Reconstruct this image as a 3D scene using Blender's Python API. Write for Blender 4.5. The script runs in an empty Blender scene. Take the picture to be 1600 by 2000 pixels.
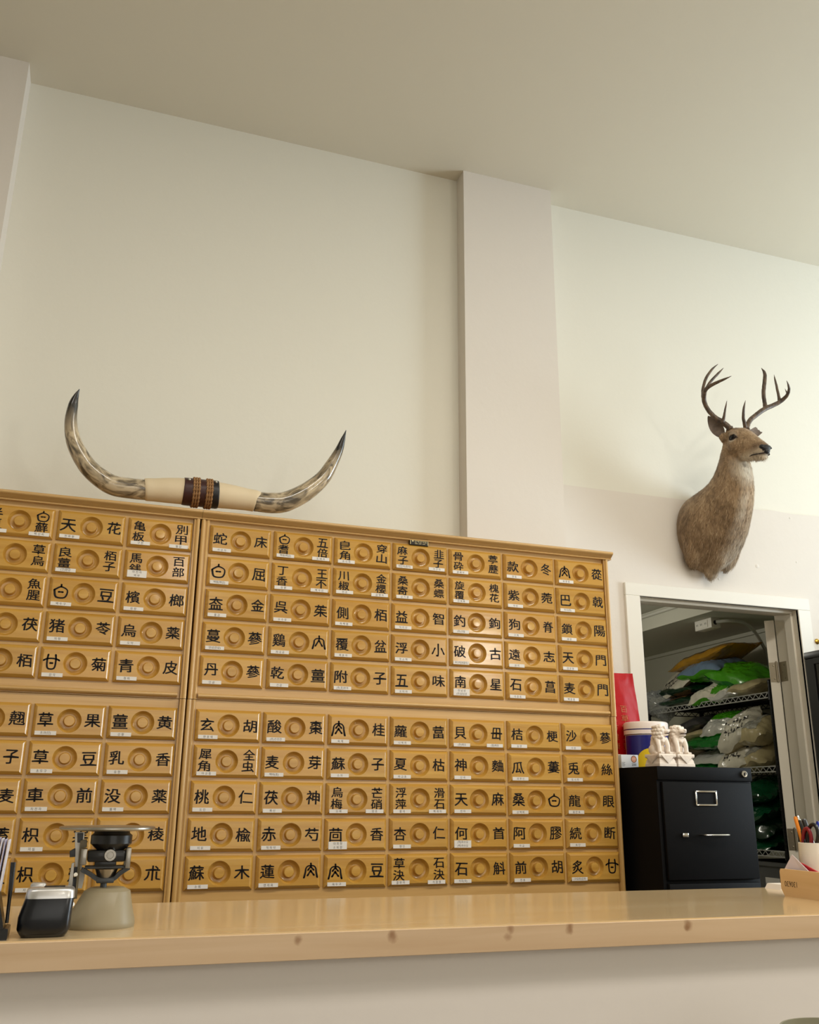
import bpy, bmesh, math, random
from mathutils import Vector, Matrix, Quaternion, noise
random.seed(7)
C = bpy.context.scene.collection
PI = math.pi
# ------------------------------------------------------------------ camera (solved from the drawer grid)
FPX = 1796.715
CAM = Vector((-0.4124, -2.948, 1.2101))
YAW, PITCHA, ROLL = 0.3267, 0.3037, 0.0088
def _basis():
    cy, sy, cp, sp = math.cos(YAW), math.sin(YAW), math.cos(PITCHA), math.sin(PITCHA)
    f = Vector((sy*cp, cy*cp, sp)); r = Vector((cy, -sy, 0)); u = r.cross(f)
    cr, sr = math.cos(ROLL), math.sin(ROLL)
    return r*cr+u*sr, -r*sr+u*cr, f
RV, UV_, FV = _basis()
def ray(px, py): return FV*FPX + RV*(px-800) - UV_*(py-1000)
def aty(px, py, Y):
    d = ray(px, py); return CAM + d*((Y-CAM.y)/d.y)
def atx(px, py, X):
    d = ray(px, py); return CAM + d*((X-CAM.x)/d.x)
def atz(px, py, Z):
    d = ray(px, py); return CAM + d*((Z-CAM.z)/d.z)
cd = bpy.data.cameras.new('camera'); cam = bpy.data.objects.new('camera', cd); C.objects.link(cam)
cd.sensor_fit = 'HORIZONTAL'; cd.sensor_width = 36; cd.lens = 36*FPX/1600; cd.clip_start = 0.05; cd.clip_end = 60
m3 = Matrix((RV, UV_, -FV)).transposed(); cam.matrix_world = Matrix.Translation(CAM) @ m3.to_4x4()
bpy.context.scene.camera = cam

# ------------------------------------------------------------------ materials
def srgb(r, g, b):
    f = lambda c: (c/255/12.92) if c/255 <= .04045 else ((c/255+.055)/1.055)**2.4
    return (f(r), f(g), f(b), 1)
def mat(name, col=(200,200,200), rough=.5, metal=0., spec=.5, coat=0., trans=0., ior=1.45, alpha=1., bump=0., bscale=60., var=0., vscale=8., coat_rough=.05, stretch=(1,1,1), sheen=0.):
    m = bpy.data.materials.new(name); m.use_nodes = True
    nt = m.node_tree; b = nt.nodes['Principled BSDF']
    b.inputs['Base Color'].default_value = srgb(*col); b.inputs['Roughness'].default_value = rough
    b.inputs['Metallic'].default_value = metal; b.inputs['Specular IOR Level'].default_value = spec
    b.inputs['Coat Weight'].default_value = coat; b.inputs['Coat Roughness'].default_value = coat_rough
    b.inputs['Transmission Weight'].default_value = trans; b.inputs['IOR'].default_value = ior
    b.inputs['Alpha'].default_value = alpha; b.inputs['Sheen Weight'].default_value = sheen
    if bump or var:
        tc = nt.nodes.new('ShaderNodeTexCoord'); mp = nt.nodes.new('ShaderNodeMapping'); mp.inputs['Scale'].default_value = stretch
        nt.links.new(tc.outputs['Object'], mp.inputs['Vector'])
    if var:
        n = nt.nodes.new('ShaderNodeTexNoise'); n.inputs['Scale'].default_value = vscale; n.inputs['Detail'].default_value = 5
        nt.links.new(mp.outputs[0], n.inputs['Vector'])
        r = nt.nodes.new('ShaderNodeMapRange'); r.inputs['From Min'].default_value = .3; r.inputs['From Max'].default_value = .7
        r.inputs['To Min'].default_value = 1-var; r.inputs['To Max'].default_value = 1+var
        nt.links.new(n.outputs['Fac'], r.inputs['Value'])
        h = nt.nodes.new('ShaderNodeHueSaturation'); h.inputs['Color'].default_value = srgb(*col)
        nt.links.new(r.outputs[0], h.inputs['Value']); nt.links.new(h.outputs[0], b.inputs['Base Color'])
    if bump:
        n = nt.nodes.new('ShaderNodeTexNoise'); n.inputs['Scale'].default_value = bscale; n.inputs['Detail'].default_value = 4
        nt.links.new(mp.outputs[0], n.inputs['Vector'])
        bp = nt.nodes.new('ShaderNodeBump'); bp.inputs['Strength'].default_value = bump; bp.inputs['Distance'].default_value = .01
        nt.links.new(n.outputs['Fac'], bp.inputs['Height']); nt.links.new(bp.outputs[0], b.inputs['Normal'])
    return m
def wood(name, c1, c2, c3, rough=.25, coat=.3, scale=(2.2, 60, 60), bump=.05, knots=(), hot=0.):
    """lacquered timber: grain stretched along the first scale axis, each object takes its own piece of the board"""
    m = bpy.data.materials.new(name); m.use_nodes = True
    nt = m.node_tree; b = nt.nodes['Principled BSDF']; N = nt.nodes.new; L = nt.links.new
    tc = N('ShaderNodeTexCoord'); oi = N('ShaderNodeObjectInfo')
    mul = N('ShaderNodeVectorMath'); mul.operation = 'SCALE'; mul.inputs[0].default_value = (13.7, 5.1, 29.3)
    L(oi.outputs['Random'], mul.inputs['Scale'])
    add = N('ShaderNodeVectorMath'); L(tc.outputs['Object'], add.inputs[0]); L(mul.outputs[0], add.inputs[1])
    mp = N('ShaderNodeMapping'); mp.inputs['Scale'].default_value = scale; L(add.outputs[0], mp.inputs['Vector'])
    n1 = N('ShaderNodeTexNoise'); n1.inputs['Scale'].default_value = 1.0; n1.inputs['Detail'].default_value = 6; n1.inputs['Distortion'].default_value = .6
    L(mp.outputs[0], n1.inputs['Vector'])
    mp2 = N('ShaderNodeMapping'); mp2.inputs['Scale'].default_value = tuple(s*.16 for s in scale); L(add.outputs[0], mp2.inputs['Vector'])
    n2 = N('ShaderNodeTexNoise'); n2.inputs['Scale'].default_value = 1.0; n2.inputs['Detail'].default_value = 3; L(mp2.outputs[0], n2.inputs['Vector'])
    cr = N('ShaderNodeValToRGB'); e = cr.color_ramp.elements
    e[0].position = .30; e[0].color = srgb(*c2); e[1].position = .66; e[1].color = srgb(*c1)
    L(n1.outputs['Fac'], cr.inputs['Fac'])
    mx = N('ShaderNodeMixRGB'); mx.blend_type = 'MIX'; mx.inputs['Color2'].default_value = srgb(*c3)
    r2 = N('ShaderNodeMapRange'); r2.inputs['From Min'].default_value = .45; r2.inputs['From Max'].default_value = .75; r2.inputs['To Max'].default_value = .75
    L(n2.outputs['Fac'], r2.inputs['Value']); L(r2.outputs[0], mx.inputs['Fac']); L(cr.outputs[0], mx.inputs['Color1'])
    # each board a little lighter or darker than its neighbour
    hv = N('ShaderNodeHueSaturation'); rr = N('ShaderNodeMapRange'); rr.inputs['To Min'].default_value = .94; rr.inputs['To Max'].default_value = 1.05
    L(oi.outputs['Random'], rr.inputs['Value']); L(rr.outputs[0], hv.inputs['Value']); L(mx.outputs[0], hv.inputs['Color'])
    last = hv.outputs[0]
    for (kx, ky, kz, kr) in knots:
        d = N('ShaderNodeVectorMath'); d.operation = 'SUBTRACT'; d.inputs[1].default_value = (kx, ky, kz); L(tc.outputs['Object'], d.inputs[0])
        w = N('ShaderNodeTexNoise'); w.inputs['Scale'].default_value = 55; L(tc.outputs['Object'], w.inputs['Vector'])
        ln = N('ShaderNodeVectorMath'); ln.operation = 'LENGTH'; L(d.outputs[0], ln.inputs[0])
        ad = N('ShaderNodeMath'); ad.operation = 'MULTIPLY_ADD'; L(w.outputs['Fac'], ad.inputs[0]); ad.inputs[1].default_value = kr*1.6; L(ln.outputs['Value'], ad.inputs[2])
        rk = N('ShaderNodeMapRange'); rk.inputs['From Min'].default_value = kr*1.0; rk.inputs['From Max'].default_value = kr*1.9; rk.inputs['To Min'].default_value = .7; rk.inputs['To Max'].default_value = 0
        L(ad.outputs[0], rk.inputs['Value'])
        mk = N('ShaderNodeMixRGB'); mk.inputs['Color2'].default_value = srgb(134, 92, 54); L(rk.outputs[0], mk.inputs['Fac']); L(last, mk.inputs['Color1']); last = mk.outputs[0]
    L(last, b.inputs['Base Color'])
    b.inputs['Roughness'].default_value = rough; b.inputs['Coat Weight'].default_value = coat; b.inputs['Coat Roughness'].default_value = .12
    if bump:
        bp = N('ShaderNodeBump'); bp.inputs['Strength'].default_value = bump; bp.inputs['Distance'].default_value = .004
        L(n1.outputs['Fac'], bp.inputs['Height']); L(bp.outputs[0], b.inputs['Normal']); L(bp.outputs[0], b.inputs['Coat Normal'])
    return m

# ------------------------------------------------------------------ mesh helpers
def xf(bm, verts, M):
    for v in verts: v.co = M @ v.co
def box(bm, x0, x1, y0, y1, z0, z1, bev=0, seg=2, M=None, mi=0):
    r = bmesh.ops.create_cube(bm, size=1); vs = r['verts']
    for v in vs: v.co = Vector(((x0+x1)/2+v.co.x*(x1-x0), (y0+y1)/2+v.co.y*(y1-y0), (z0+z1)/2+v.co.z*(z1-z0)))
    fs = {f for v in vs for f in v.link_faces}
    if bev:
        es = {e for v in vs for e in v.link_edges}
        rb = bmesh.ops.bevel(bm, geom=list(es), offset=bev, segments=seg, profile=.5, affect='EDGES')
        fs = set(rb['faces']) | {f for f in fs if f.is_valid}
        vs = list({v for f in fs for v in f.verts})
    for f in fs:
        if f.is_valid: f.material_index = mi
    if M is not None: xf(bm, vs, M)
    return vs
def frames(pts):
    pts = [Vector(p) for p in pts]; n = len(pts); T = []
    for i in range(n):
        a = pts[max(0, i-1)]; b = pts[min(n-1, i+1)]; T.append((b-a).normalized())
    up = Vector((0, 0, 1)) if abs(T[0].z) < .9 else Vector((1, 0, 0))
    u = T[0].cross(up).normalized(); out = []
    for i in range(n):
        if i:
            q = T[i-1].rotation_difference(T[i]); u = q @ u
        u = (u - T[i]*u.dot(T[i])).normalized(); out.append((pts[i], u, T[i].cross(u)))
    return out
def tube(bm, pts, rad, seg=10, cap=True, mi=0, flat=1., tl=None):
    fr = frames(pts); n = len(fr)
    if not hasattr(rad, '__len__'): rad = [rad]*n
    rings = []
    for i, (p, u, v) in enumerate(fr):
        rings.append([bm.verts.new(p + u*(math.cos(2*PI*k/seg)*rad[i]) + v*(math.sin(2*PI*k/seg)*rad[i]*flat)) for k in range(seg)])
        if tl:
            for w in rings[-1]: w[tl] = i/(n-1)
    for i in range(n-1):
        for k in range(seg):
            f = bm.faces.new((rings[i][k], rings[i][(k+1) % seg], rings[i+1][(k+1) % seg], rings[i+1][k])); f.material_index = mi
    if cap:
        bm.faces.new(rings[0][::-1]).material_index = mi; bm.faces.new(rings[-1]).material_index = mi
    return rings
def spline(pts, n=8):
    """Catmull-Rom through the points"""
    P = [Vector(p) for p in pts]; P = [P[0]*2-P[1]] + P + [P[-1]*2-P[-2]]; out = []
    for i in range(1, len(P)-2):
        for k in range(n):
            t = k/n; a, b, c, d = P[i-1], P[i], P[i+1], P[i+2]
            out.append(.5*((2*b)+(c-a)*t+(2*a-5*b+4*c-d)*t*t+(3*b-a-3*c+d)*t**3))
    out.append(P[-2]); return out
def lerps(vals, n):
    out = []
    for i in range(len(vals)-1):
        for k in range(n): out.append(vals[i]+(vals[i+1]-vals[i])*k/n)
    out.append(vals[-1]); return out
def lathe(bm, prof, seg=32, M=None, mi=0, close=False):
    rings = []
    for r, z in prof:
        if r < 1e-6: rings.append([bm.verts.new((0, 0, z))])
        else: rings.append([bm.verts.new((r*math.cos(2*PI*k/seg), r*math.sin(2*PI*k/seg), z)) for k in range(seg)])
    for i in range(len(rings)-1):
        a, b = rings[i], rings[i+1]
        for k in range(seg):
            l = (k+1) % seg
            if len(a) == 1 and len(b) == 1: continue
            if len(a) == 1: f = bm.faces.new((a[0], b[l], b[k]))
            elif len(b) == 1: f = bm.faces.new((a[k], a[l], b[0]))
            else: f = bm.faces.new((a[k], a[l], b[l], b[k]))
            f.material_index = mi
    if M is not None: xf(bm, [v for r in rings for v in r], M)
    return rings
def prism(bm, poly, a, b, axis='x', mi=0, M=None):
    """closed outline extruded along an axis; poly in the other two axes (in x,y,z order)"""
    def P(p, t):
        return Vector((t, p[0], p[1])) if axis == 'x' else Vector((p[0], t, p[1])) if axis == 'y' else Vector((p[0], p[1], t))
    A = [bm.verts.new(P(p, a)) for p in poly]; B = [bm.verts.new(P(p, b)) for p in poly]; n = len(poly)
    fs = [bm.faces.new(A[::-1]), bm.faces.new(B)]
    for i in range(n): fs.append(bm.faces.new((A[i], A[(i+1) % n], B[(i+1) % n], B[i])))
    for f in fs: f.material_index = mi
    if M is not None: xf(bm, A+B, M)
    return A+B
def ell(bm, c, r, rot=None, seg=20, mi=0):
    res = bmesh.ops.create_uvsphere(bm, u_segments=seg, v_segments=max(8, seg*2//3), radius=1)
    M = Matrix.Translation(c) @ (rot.to_matrix().to_4x4() if rot is not None else Matrix()) @ Matrix.Diagonal((*(r if hasattr(r, '__len__') else (r, r, r)), 1))
    xf(bm, res['verts'], M)
    for f in {f for v in res['verts'] for f in v.link_faces}: f.material_index = mi
    return res['verts']
def finish(name, me, mats, parent=None, smooth=35):
    o = bpy.data.objects.new(name, me); C.objects.link(o)
    for mm in (mats if isinstance(mats, (list, tuple)) else [mats]):
        if len(me.materials) < (len(mats) if isinstance(mats, (list, tuple)) else 1): me.materials.append(mm)
    if smooth:
        me.polygons.foreach_set('use_smooth', [True]*len(me.polygons)); me.set_sharp_from_angle(angle=math.radians(smooth))
    if parent is not None: o.parent = parent
    return o
def obj(name, bm, mats, parent=None, smooth=35, origin=None, normals=True):
    """link the bmesh as ONE mesh object; coordinates are world ones unless a parent is given (then the parent's)"""
    if normals: bmesh.ops.recalc_face_normals(bm, faces=bm.faces)
    if origin is not None: xf(bm, bm.verts, Matrix.Translation(-Vector(origin)))
    me = bpy.data.meshes.new(name); bm.to_mesh(me); bm.free()
    o = finish(name, me, mats, parent, smooth)
    if origin is not None: o.location = origin
    return o
def sculpt(name, bm, mats, parent=None, voxel=.004, it=6, smooth=80, origin=None, fac=.5):
    """overlapping rounded masses fused into one continuous skin"""
    me = bpy.data.meshes.new('tmp'); bm.to_mesh(me); bm.free()
    t = bpy.data.objects.new('tmp', me); C.objects.link(t)
    r = t.modifiers.new('r', 'REMESH'); r.mode = 'VOXEL'; r.voxel_size = voxel
    s = t.modifiers.new('s', 'SMOOTH'); s.iterations = it; s.factor = fac
    dg = bpy.context.evaluated_depsgraph_get(); dg.update()
    new = bpy.data.meshes.new_from_object(t.evaluated_get(dg)); new.name = name
    bpy.data.objects.remove(t); bpy.data.meshes.remove(me)
    new.materials.clear()
    if origin is not None: new.transform(Matrix.Translation(-Vector(origin)))
    o = finish(name, new, mats, parent, smooth)
    if origin is not None: o.location = origin
    return o
def tag(o, label=None, cat=None, group=None, kind=None):
    if label: o['label'] = label
    if cat: o['category'] = cat
    if group: o['group'] = group
    if kind: o['kind'] = kind
    return o
def thing(name, label, cat, loc=(0, 0, 0), rz=0, group=None):
    o = bpy.data.objects.new(name, None); C.objects.link(o); o.empty_display_size = .05
    o.location = loc; o.rotation_euler = (0, 0, rz)
    return tag(o, label, cat, group)
def struct(name, bm, m, parent=None, smooth=35):
    o = obj(name, bm, m, parent, smooth)
    if parent is None: o['kind'] = 'structure'
    return o
# ------------------------------------------------------------------ writing
_gl = {}
def glyphs(txt, off=0.):
    """outline of a piece of writing as verts + faces, centred, and its size"""
    k = (txt, off)
    if k not in _gl:
        cu = bpy.data.curves.new('t', 'FONT'); cu.body = txt; cu.size = 1; cu.offset = off; cu.resolution_u = 3
        o = bpy.data.objects.new('t', cu); C.objects.link(o)
        dg = bpy.context.evaluated_depsgraph_get(); dg.update()
        me = o.evaluated_get(dg).to_mesh()
        V = [v.co.copy() for v in me.vertices]; F = [tuple(p.vertices) for p in me.polygons]
        o.evaluated_get(dg).to_mesh_clear(); bpy.data.objects.remove(o); bpy.data.curves.remove(cu)
        if V:
            x0, x1 = min(v.x for v in V), max(v.x for v in V); y0, y1 = min(v.y for v in V), max(v.y for v in V)
            c = Vector(((x0+x1)/2, (y0+y1)/2, 0)); V = [v-c for v in V]; _gl[k] = (V, F, x1-x0, y1-y0)
        else: _gl[k] = ([], [], 1, 1)
    return _gl[k]
BRUSH = {  # old clerical forms that the print face does not have: strokes in a unit box
 '白': [[(0,.5),(0,.34)], [(-.45,.12),(-.08,.33),(.08,.33),(.45,.12),(.28,-.45),(-.27,-.45),(-.45,.12)], [(-.14,-.06),(.14,-.06)]],
 '甘': [[(-.52,.14),(-.28,.22),(.28,.22),(.52,.16)], [(-.26,.5),(-.29,.1),(-.2,-.46),(.2,-.46),(.29,.1),(.26,.5)], [(-.07,-.1),(.07,-.1)]],
 '肉': [[(-.46,-.5),(-.38,-.1),(-.36,.15),(-.2,.32),(.2,.32),(.36,.15),(.38,-.1),(.44,-.5)], [(0,.5),(0,.3),(-.2,.02)], [(.02,.22),(.2,.02)], [(0,-.02),(-.22,-.38)], [(.02,-.1),(.22,-.36)]],
 '内': [[(-.46,-.5),(-.38,-.1),(-.36,.15),(-.2,.28),(.2,.28),(.36,.15),(.38,-.1),(.44,-.5)], [(0,.5),(0,.2),(-.26,-.3)], [(.02,.1),(.24,-.3)]],
 '小': [[(0,.5),(0,-.46),(-.12,-.5)], [(-.28,.15),(-.48,-.3)], [(.28,.15),(.48,-.3)]],
}
def ink(bm, ch, cx, cz, w, h, y, mi=0, rnd=random):
    """one brushed character on a vertical face that looks to -y"""
    tilt = rnd.uniform(-.03, .03)
    def put(x, z):
        xx = x*(1-.10*z); zz = z - .05*(2*x)**2 + .02          # clerical brush: level strokes arch and the feet spread
        return Vector((cx + (xx*math.cos(tilt)-zz*math.sin(tilt))*w, y, cz + (xx*math.sin(tilt)+zz*math.cos(tilt))*h))
    if ch in BRUSH:
        hw = .062
        for st in BRUSH[ch]:
            P = spline([(a, b, 0) for a, b in st], 4) if len(st) > 2 else [Vector((*st[0], 0)), Vector((*((Vector(st[0])+Vector(st[1]))/2), 0)), Vector((*st[1], 0))]
            prev = None; n = len(P)
            for i, p in enumerate(P):
                t = (P[min(i+1, n-1)]-P[max(i-1, 0)]).normalized(); nn = Vector((-t.y, t.x, 0))*hw*(1.15-.3*math.sin(PI*i/(n-1)))
                cur = (bm.verts.new(put(*(p+nn).xy)), bm.verts.new(put(*(p-nn).xy)))
                if prev: bm.faces.new((prev[0], prev[1], cur[1], cur[0])).material_index = mi
                prev = cur
            for end in (P[0], P[-1]):
                vs = [bm.verts.new(put(end.x+hw*1.1*math.cos(a*PI/4), end.y+hw*1.1*math.sin(a*PI/4))) for a in range(8)]
                bm.faces.new(vs).material_index = mi
        return
    V, F, gw, gh = glyphs(ch, 0)
    if not V: return
    for k, (dx, dz) in enumerate(((-.016, -.008), (.016, -.008), (.016, .010), (-.016, .010), (0, 0))):   # a wet brush: the stroke swells
        vs = [bm.verts.new(put(v.x/gw*.97+dx, v.y/gh*.97+dz) + Vector((0, -.00003*k, 0))) for v in V]
        for f in F:
            try: bm.faces.new([vs[i] for i in f]).material_index = mi
            except ValueError: pass
def write(bm, txt, M, size, off=0., mi=0, maxw=None, xs=1.):
    """plain lettering: local x right, y up, placed by the matrix M"""
    V, F, gw, gh = glyphs(txt, 0)
    s = size
    if maxw and gw*s*xs > maxw: xs = maxw/(gw*s)
    vs = [bm.verts.new(M @ Vector((v.x*s*xs, v.y*s, 0))) for v in V]
    for f in F:
        try: bm.faces.new([vs[i] for i in f]).material_index = mi
        except ValueError: pass
MY = Matrix(((1,0,0,0),(0,0,-1,0),(0,1,0,0),(0,0,0,1)))    # local xy plane -> vertical plane that looks to -y
def at_y(x, y, z, s=1): return Matrix.Translation((x, y, z)) @ MY
# ------------------------------------------------------------------ the setting
M_wall = mat('cream_wall_paint', (223,219,206), .75, spec=.25, bump=.06, bscale=35)
M_grey = mat('warm_grey_wall_paint', (218,210,200), .72, spec=.25, bump=.10, bscale=22)
M_ceil = mat('ceiling_paint', (216,208,190), .85, spec=.2, bump=.08, bscale=12)
M_trim = mat('white_trim_paint', (226,221,210), .45, bump=.02, bscale=60)
M_jamb = mat('door_paint', (214,206,190), .45)
M_store = mat('storeroom_paint', (196,194,178), .8, spec=.2, bump=.05, bscale=20)
M_floor = mat('grey_floor', (142,136,128), .4, var=.1)
ZC = 3.946
def wall(name, boxes, m):
    bm = bmesh.new()
    for b in boxes: box(bm, *b)
    return struct(name, bm, m)
wall('floor', [(-4.6, 6.1, -9.2, 4.4, -.1, 0)], M_floor)
wall('ceiling', [(-4.6, 6.1, -9.2, .56, ZC, ZC+.12)], M_ceil)
wall('wall_back', [(-4.6, 1.376, .40, .56, 0, ZC), (1.37, 6.1, .413, .56, 2.071, ZC), (1.37, 1.742, .413, .56, 0, 2.071), (2.606, 6.1, .413, .56, 0, 2.071)], M_wall)
# the lower skin of newer drywall beside the pillar, its top edge a visible step
bm = bmesh.new()
zt = 2.519
pts = []
x = 1.379
rr = random.Random(3)
xs = [1.379 + i*.06 for i in range(74)]
top = [zt + (0 if xx < 2.05 else .0025*math.sin(xx*23)+rr.uniform(-.002, .002)) for xx in xs]
for i in range(len(xs)-1):
    a, b = xs[i], xs[i+1]
    lo = 2.07 if (b > 1.743 and a < 2.605) else 0
    vs = [bm.verts.new(p) for p in ((a, .40, lo), (b, .40, lo), (b, .40, top[i+1]), (a, .40, top[i]), (a, .4135, top[i]), (b, .4135, top[i+1]))]
    bm.faces.new(vs[:4]); bm.faces.new((vs[3], vs[2], vs[5], vs[4]))
bmesh.ops.remove_doubles(bm, verts=bm.verts, dist=1e-5)
# a dab of filler and a paint drip or two
for (px, py, r) in ((1467, 1003, .012), (1543, 1012, .006), (1479, 1106, .012), (1556, 1098, .006), (1404, 1131, .007)):
    p = aty(px, py, .401); ell(bm, (p.x, .401, p.z), (r, .0025, r*.9), seg=12)
struct('wall_back_lower', bm, M_grey)
wall('wall_pillar_left', [(-1.9, -.90, .286, .41, 0, ZC)], M_grey)
wall('wall_pillar_right', [(.939, 1.379, .319, .42, 0, ZC)], M_grey)
wall('wall_left', [(-4.7, -4.5, -9.2, .56, 0, ZC)], M_wall)
wall('wall_right', [(6.0, 6.2, -9.2, .56, 0, ZC)], M_wall)
wall('wall_front', [(-4.7, 6.2, -9.3, -9.1, 0, ZC)], M_wall)
# door frame
bm = bmesh.new()
x0, x1, zd = 1.761, 2.587, 2.052
for b in ((x0-.071, x0, .385, .402, 0, zd), (x1, x1+.068, .385, .402, 0, zd), (x0-.071, x1+.068, .385, .402, zd, zd+.055)): box(bm, *b, bev=.002, seg=1)
struct('trim_1', bm, M_trim)
bm = bmesh.new()
for b in ((x0-.02, x0, .39, .545, 0, zd), (x1, x1+.02, .39, .545, 0, zd), (x0-.02, x1+.02, .39, .545, zd, zd+.02)): box(bm, *b)
for b in ((x0, x0+.012, .425, .47, 0, zd-.012), (x1-.012, x1, .425, .47, 0, zd-.012), (x0, x1, .425, .47, zd-.012, zd)): box(bm, *b, bev=.0015, seg=1)
struct('trim_2', bm, M_jamb)
# door leaf swung into the storeroom, two hinges
M_hinge = mat('brushed_nickel', (150,140,122), .38, metal=1, bump=.02)
phi = math.radians(134)
dm = bmesh.new(); box(dm, 0, .80, 0, .042, .01, zd-.02, bev=.0015, seg=1)
leaf = struct('door_1', dm, M_jamb)
leaf.location = (2.583, .548, 0); leaf.rotation_euler = (0, 0, PI-phi)
leaf.scale = (1, 1, 1)
def hinge(z):
    hb = bmesh.new()
    # knuckle, jamb plate and door plate (world shapes; kept in the door's space)
    tube(hb, [(2.575, .552, z-.045), (2.575, .552, z+.045)], .006, 10)
    tube(hb, [(2.575, .552, z+.045), (2.575, .552, z+.05)], .0035, 8)
    box(hb, 2.5855, 2.5875, .498, .548, z-.045, z+.045, bev=.0008, seg=1)
    for dz in (-.03, 0, .03): ell(hb, (2.585, .515 + (.012 if dz == 0 else 0), z+dz), (.0012, .004, .004), seg=8)
    d = Vector((-math.cos(phi), math.sin(phi), 0)); t = Vector((-d.y, d.x, 0))
    M = leaf.matrix_basis
    vs = box(hb, -.0015, .0005, .002, .040, z-.045, z+.045)
    xf(hb, vs, Matrix.Translation((0, 0, 0)) @ M)
    for dz in (-.03, .03):
        w = ell(hb, (-.0015, .022, z+dz), (.0012, .004, .004), seg=8); xf(hb, w, M)
    xf(hb, hb.verts, M.inverted())
    return obj('hinge', hb, M_hinge, leaf)
bpy.context.view_layer.update()
leaf_M = leaf.matrix_basis
for z in (1.79, 1.06, .3): hinge(z)
# storeroom behind the door
wall('wall_storeroom_right', [(3.80, 3.9, .56, 4.3, 0, 2.5)], M_store)
wall('wall_storeroom_far', [(1.2, 3.9, 4.2, 4.3, 0, 2.5)], M_store)
wall('wall_storeroom_left', [(1.1, 1.2, .56, 4.3, 0, 2.5)], M_store)
wall('ceiling_storeroom', [(1.1, 3.9, .56, 4.3, 2.44, 2.52)], M_store)
wall('trim_3', [(3.10, 3.8, .56, 4.2, 2.322, 2.44)], M_store)           # boxed-in beam
bm = bmesh.new(); prism(bm, [(3.8, 2.30), (3.778, 2.30), (3.770, 2.325), (3.775, 2.345), (3.8, 2.36)], .56, 4.2, 'y')
struct('trim_4', bm, M_store)
# thin conduit along the top of the beam
M_cond = mat('painted_conduit', (205,203,190), .45)
bm = bmesh.new(); tube(bm, [(3.088, .6, 2.415), (3.088, 4.19, 2.415)], .011, 12)
p = obj('conduit_pipe', bm, M_cond); tag(p, 'thin grey-green conduit pipe running along the beam under the storeroom ceiling', 'pipe')
for y in (1.9, 3.2):
    b2 = bmesh.new(); box(b2, 3.076, 3.1, y-.01, y+.01, 2.396, 2.402); tube(b2, [(3.088, y, 2.40), (3.083, y, 2.38)], .004, 8); obj('pipe_clip', b2, M_cond, p)
# outlet box hung on the beam with its cable
M_pl = mat('white_plastic', (224,220,208), .4)
ob = thing('outlet_box', 'white electrical outlet box fixed under the storeroom beam, grey cable running off it', 'outlet box', (3.25, 1.93, 2.322))
bm = bmesh.new(); box(bm, -.035, .035, -.085, .085, -.062, 0, bev=.003); obj('box_body', bm, M_pl, ob)
bm = bmesh.new(); box(bm, -.0385, -.035, -.05, .078, -.055, -.008, bev=.001, seg=1)
M_dark = mat('black_plastic', (20,20,22), .4)
fp = obj('face_plate', bm, M_pl, ob)
bm = bmesh.new()
for y in (-.03, .015, .055):
    for s in (-.006, .006): box(bm, -.0392, -.0384, y+s-.0015, y+s+.0015, -.036, -.024)
obj('socket_slots', bm, M_dark, fp)
bm = bmesh.new(); tube(bm, [(-.005, -.0885, -.03), (-.005, -.084, -.03)], .014, 16); obj('knockout_hole', bm, M_dark, ob)
cab = [(3.25, 1.845, 2.295), (3.32, 1.80, 2.30), (3.42, 1.80, 2.296), (3.55, 1.88, 2.275), (3.68, 1.97, 2.22), (3.772, 2.03, 2.13), (3.787, 2.05, 1.98), (3.787, 2.05, 1.6), (3.787, 2.05, .4)]
bm = bmesh.new(); tube(bm, [Vector(q)-ob.location for q in spline(cab, 6)], .011, 10); tag(obj('cable', bm, mat('grey_cable', (196,194,182), .5), ob), 'grey armoured cable')
# brass hook on the wall at the right
M_brass = mat('polished_brass', (200,165,80), .22, metal=1)
hp = aty(1596, 1253, .40)
hk = thing('wall_hook', 'small round brass hook on the white wall above the tall black cabinet', 'hook', (hp.x, .40, hp.z))
R90 = Matrix.Rotation(PI/2, 4, 'X')
bm = bmesh.new(); lathe(bm, [(0, 0), (.0125, 0), (.0125, .003), (.010, .006), (.004, .008), (.004, .016), (0, .016)], 24, R90); obj('rose', bm, M_brass, hk)
bm = bmesh.new(); tube(bm, spline([(0, -.014, 0), (0, -.028, -.002), (.001, -.034, -.012), (.001, -.028, -.022), (0, -.018, -.02)], 5), .0035, 10); obj('hook_arm', bm, M_brass, hk)
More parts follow.
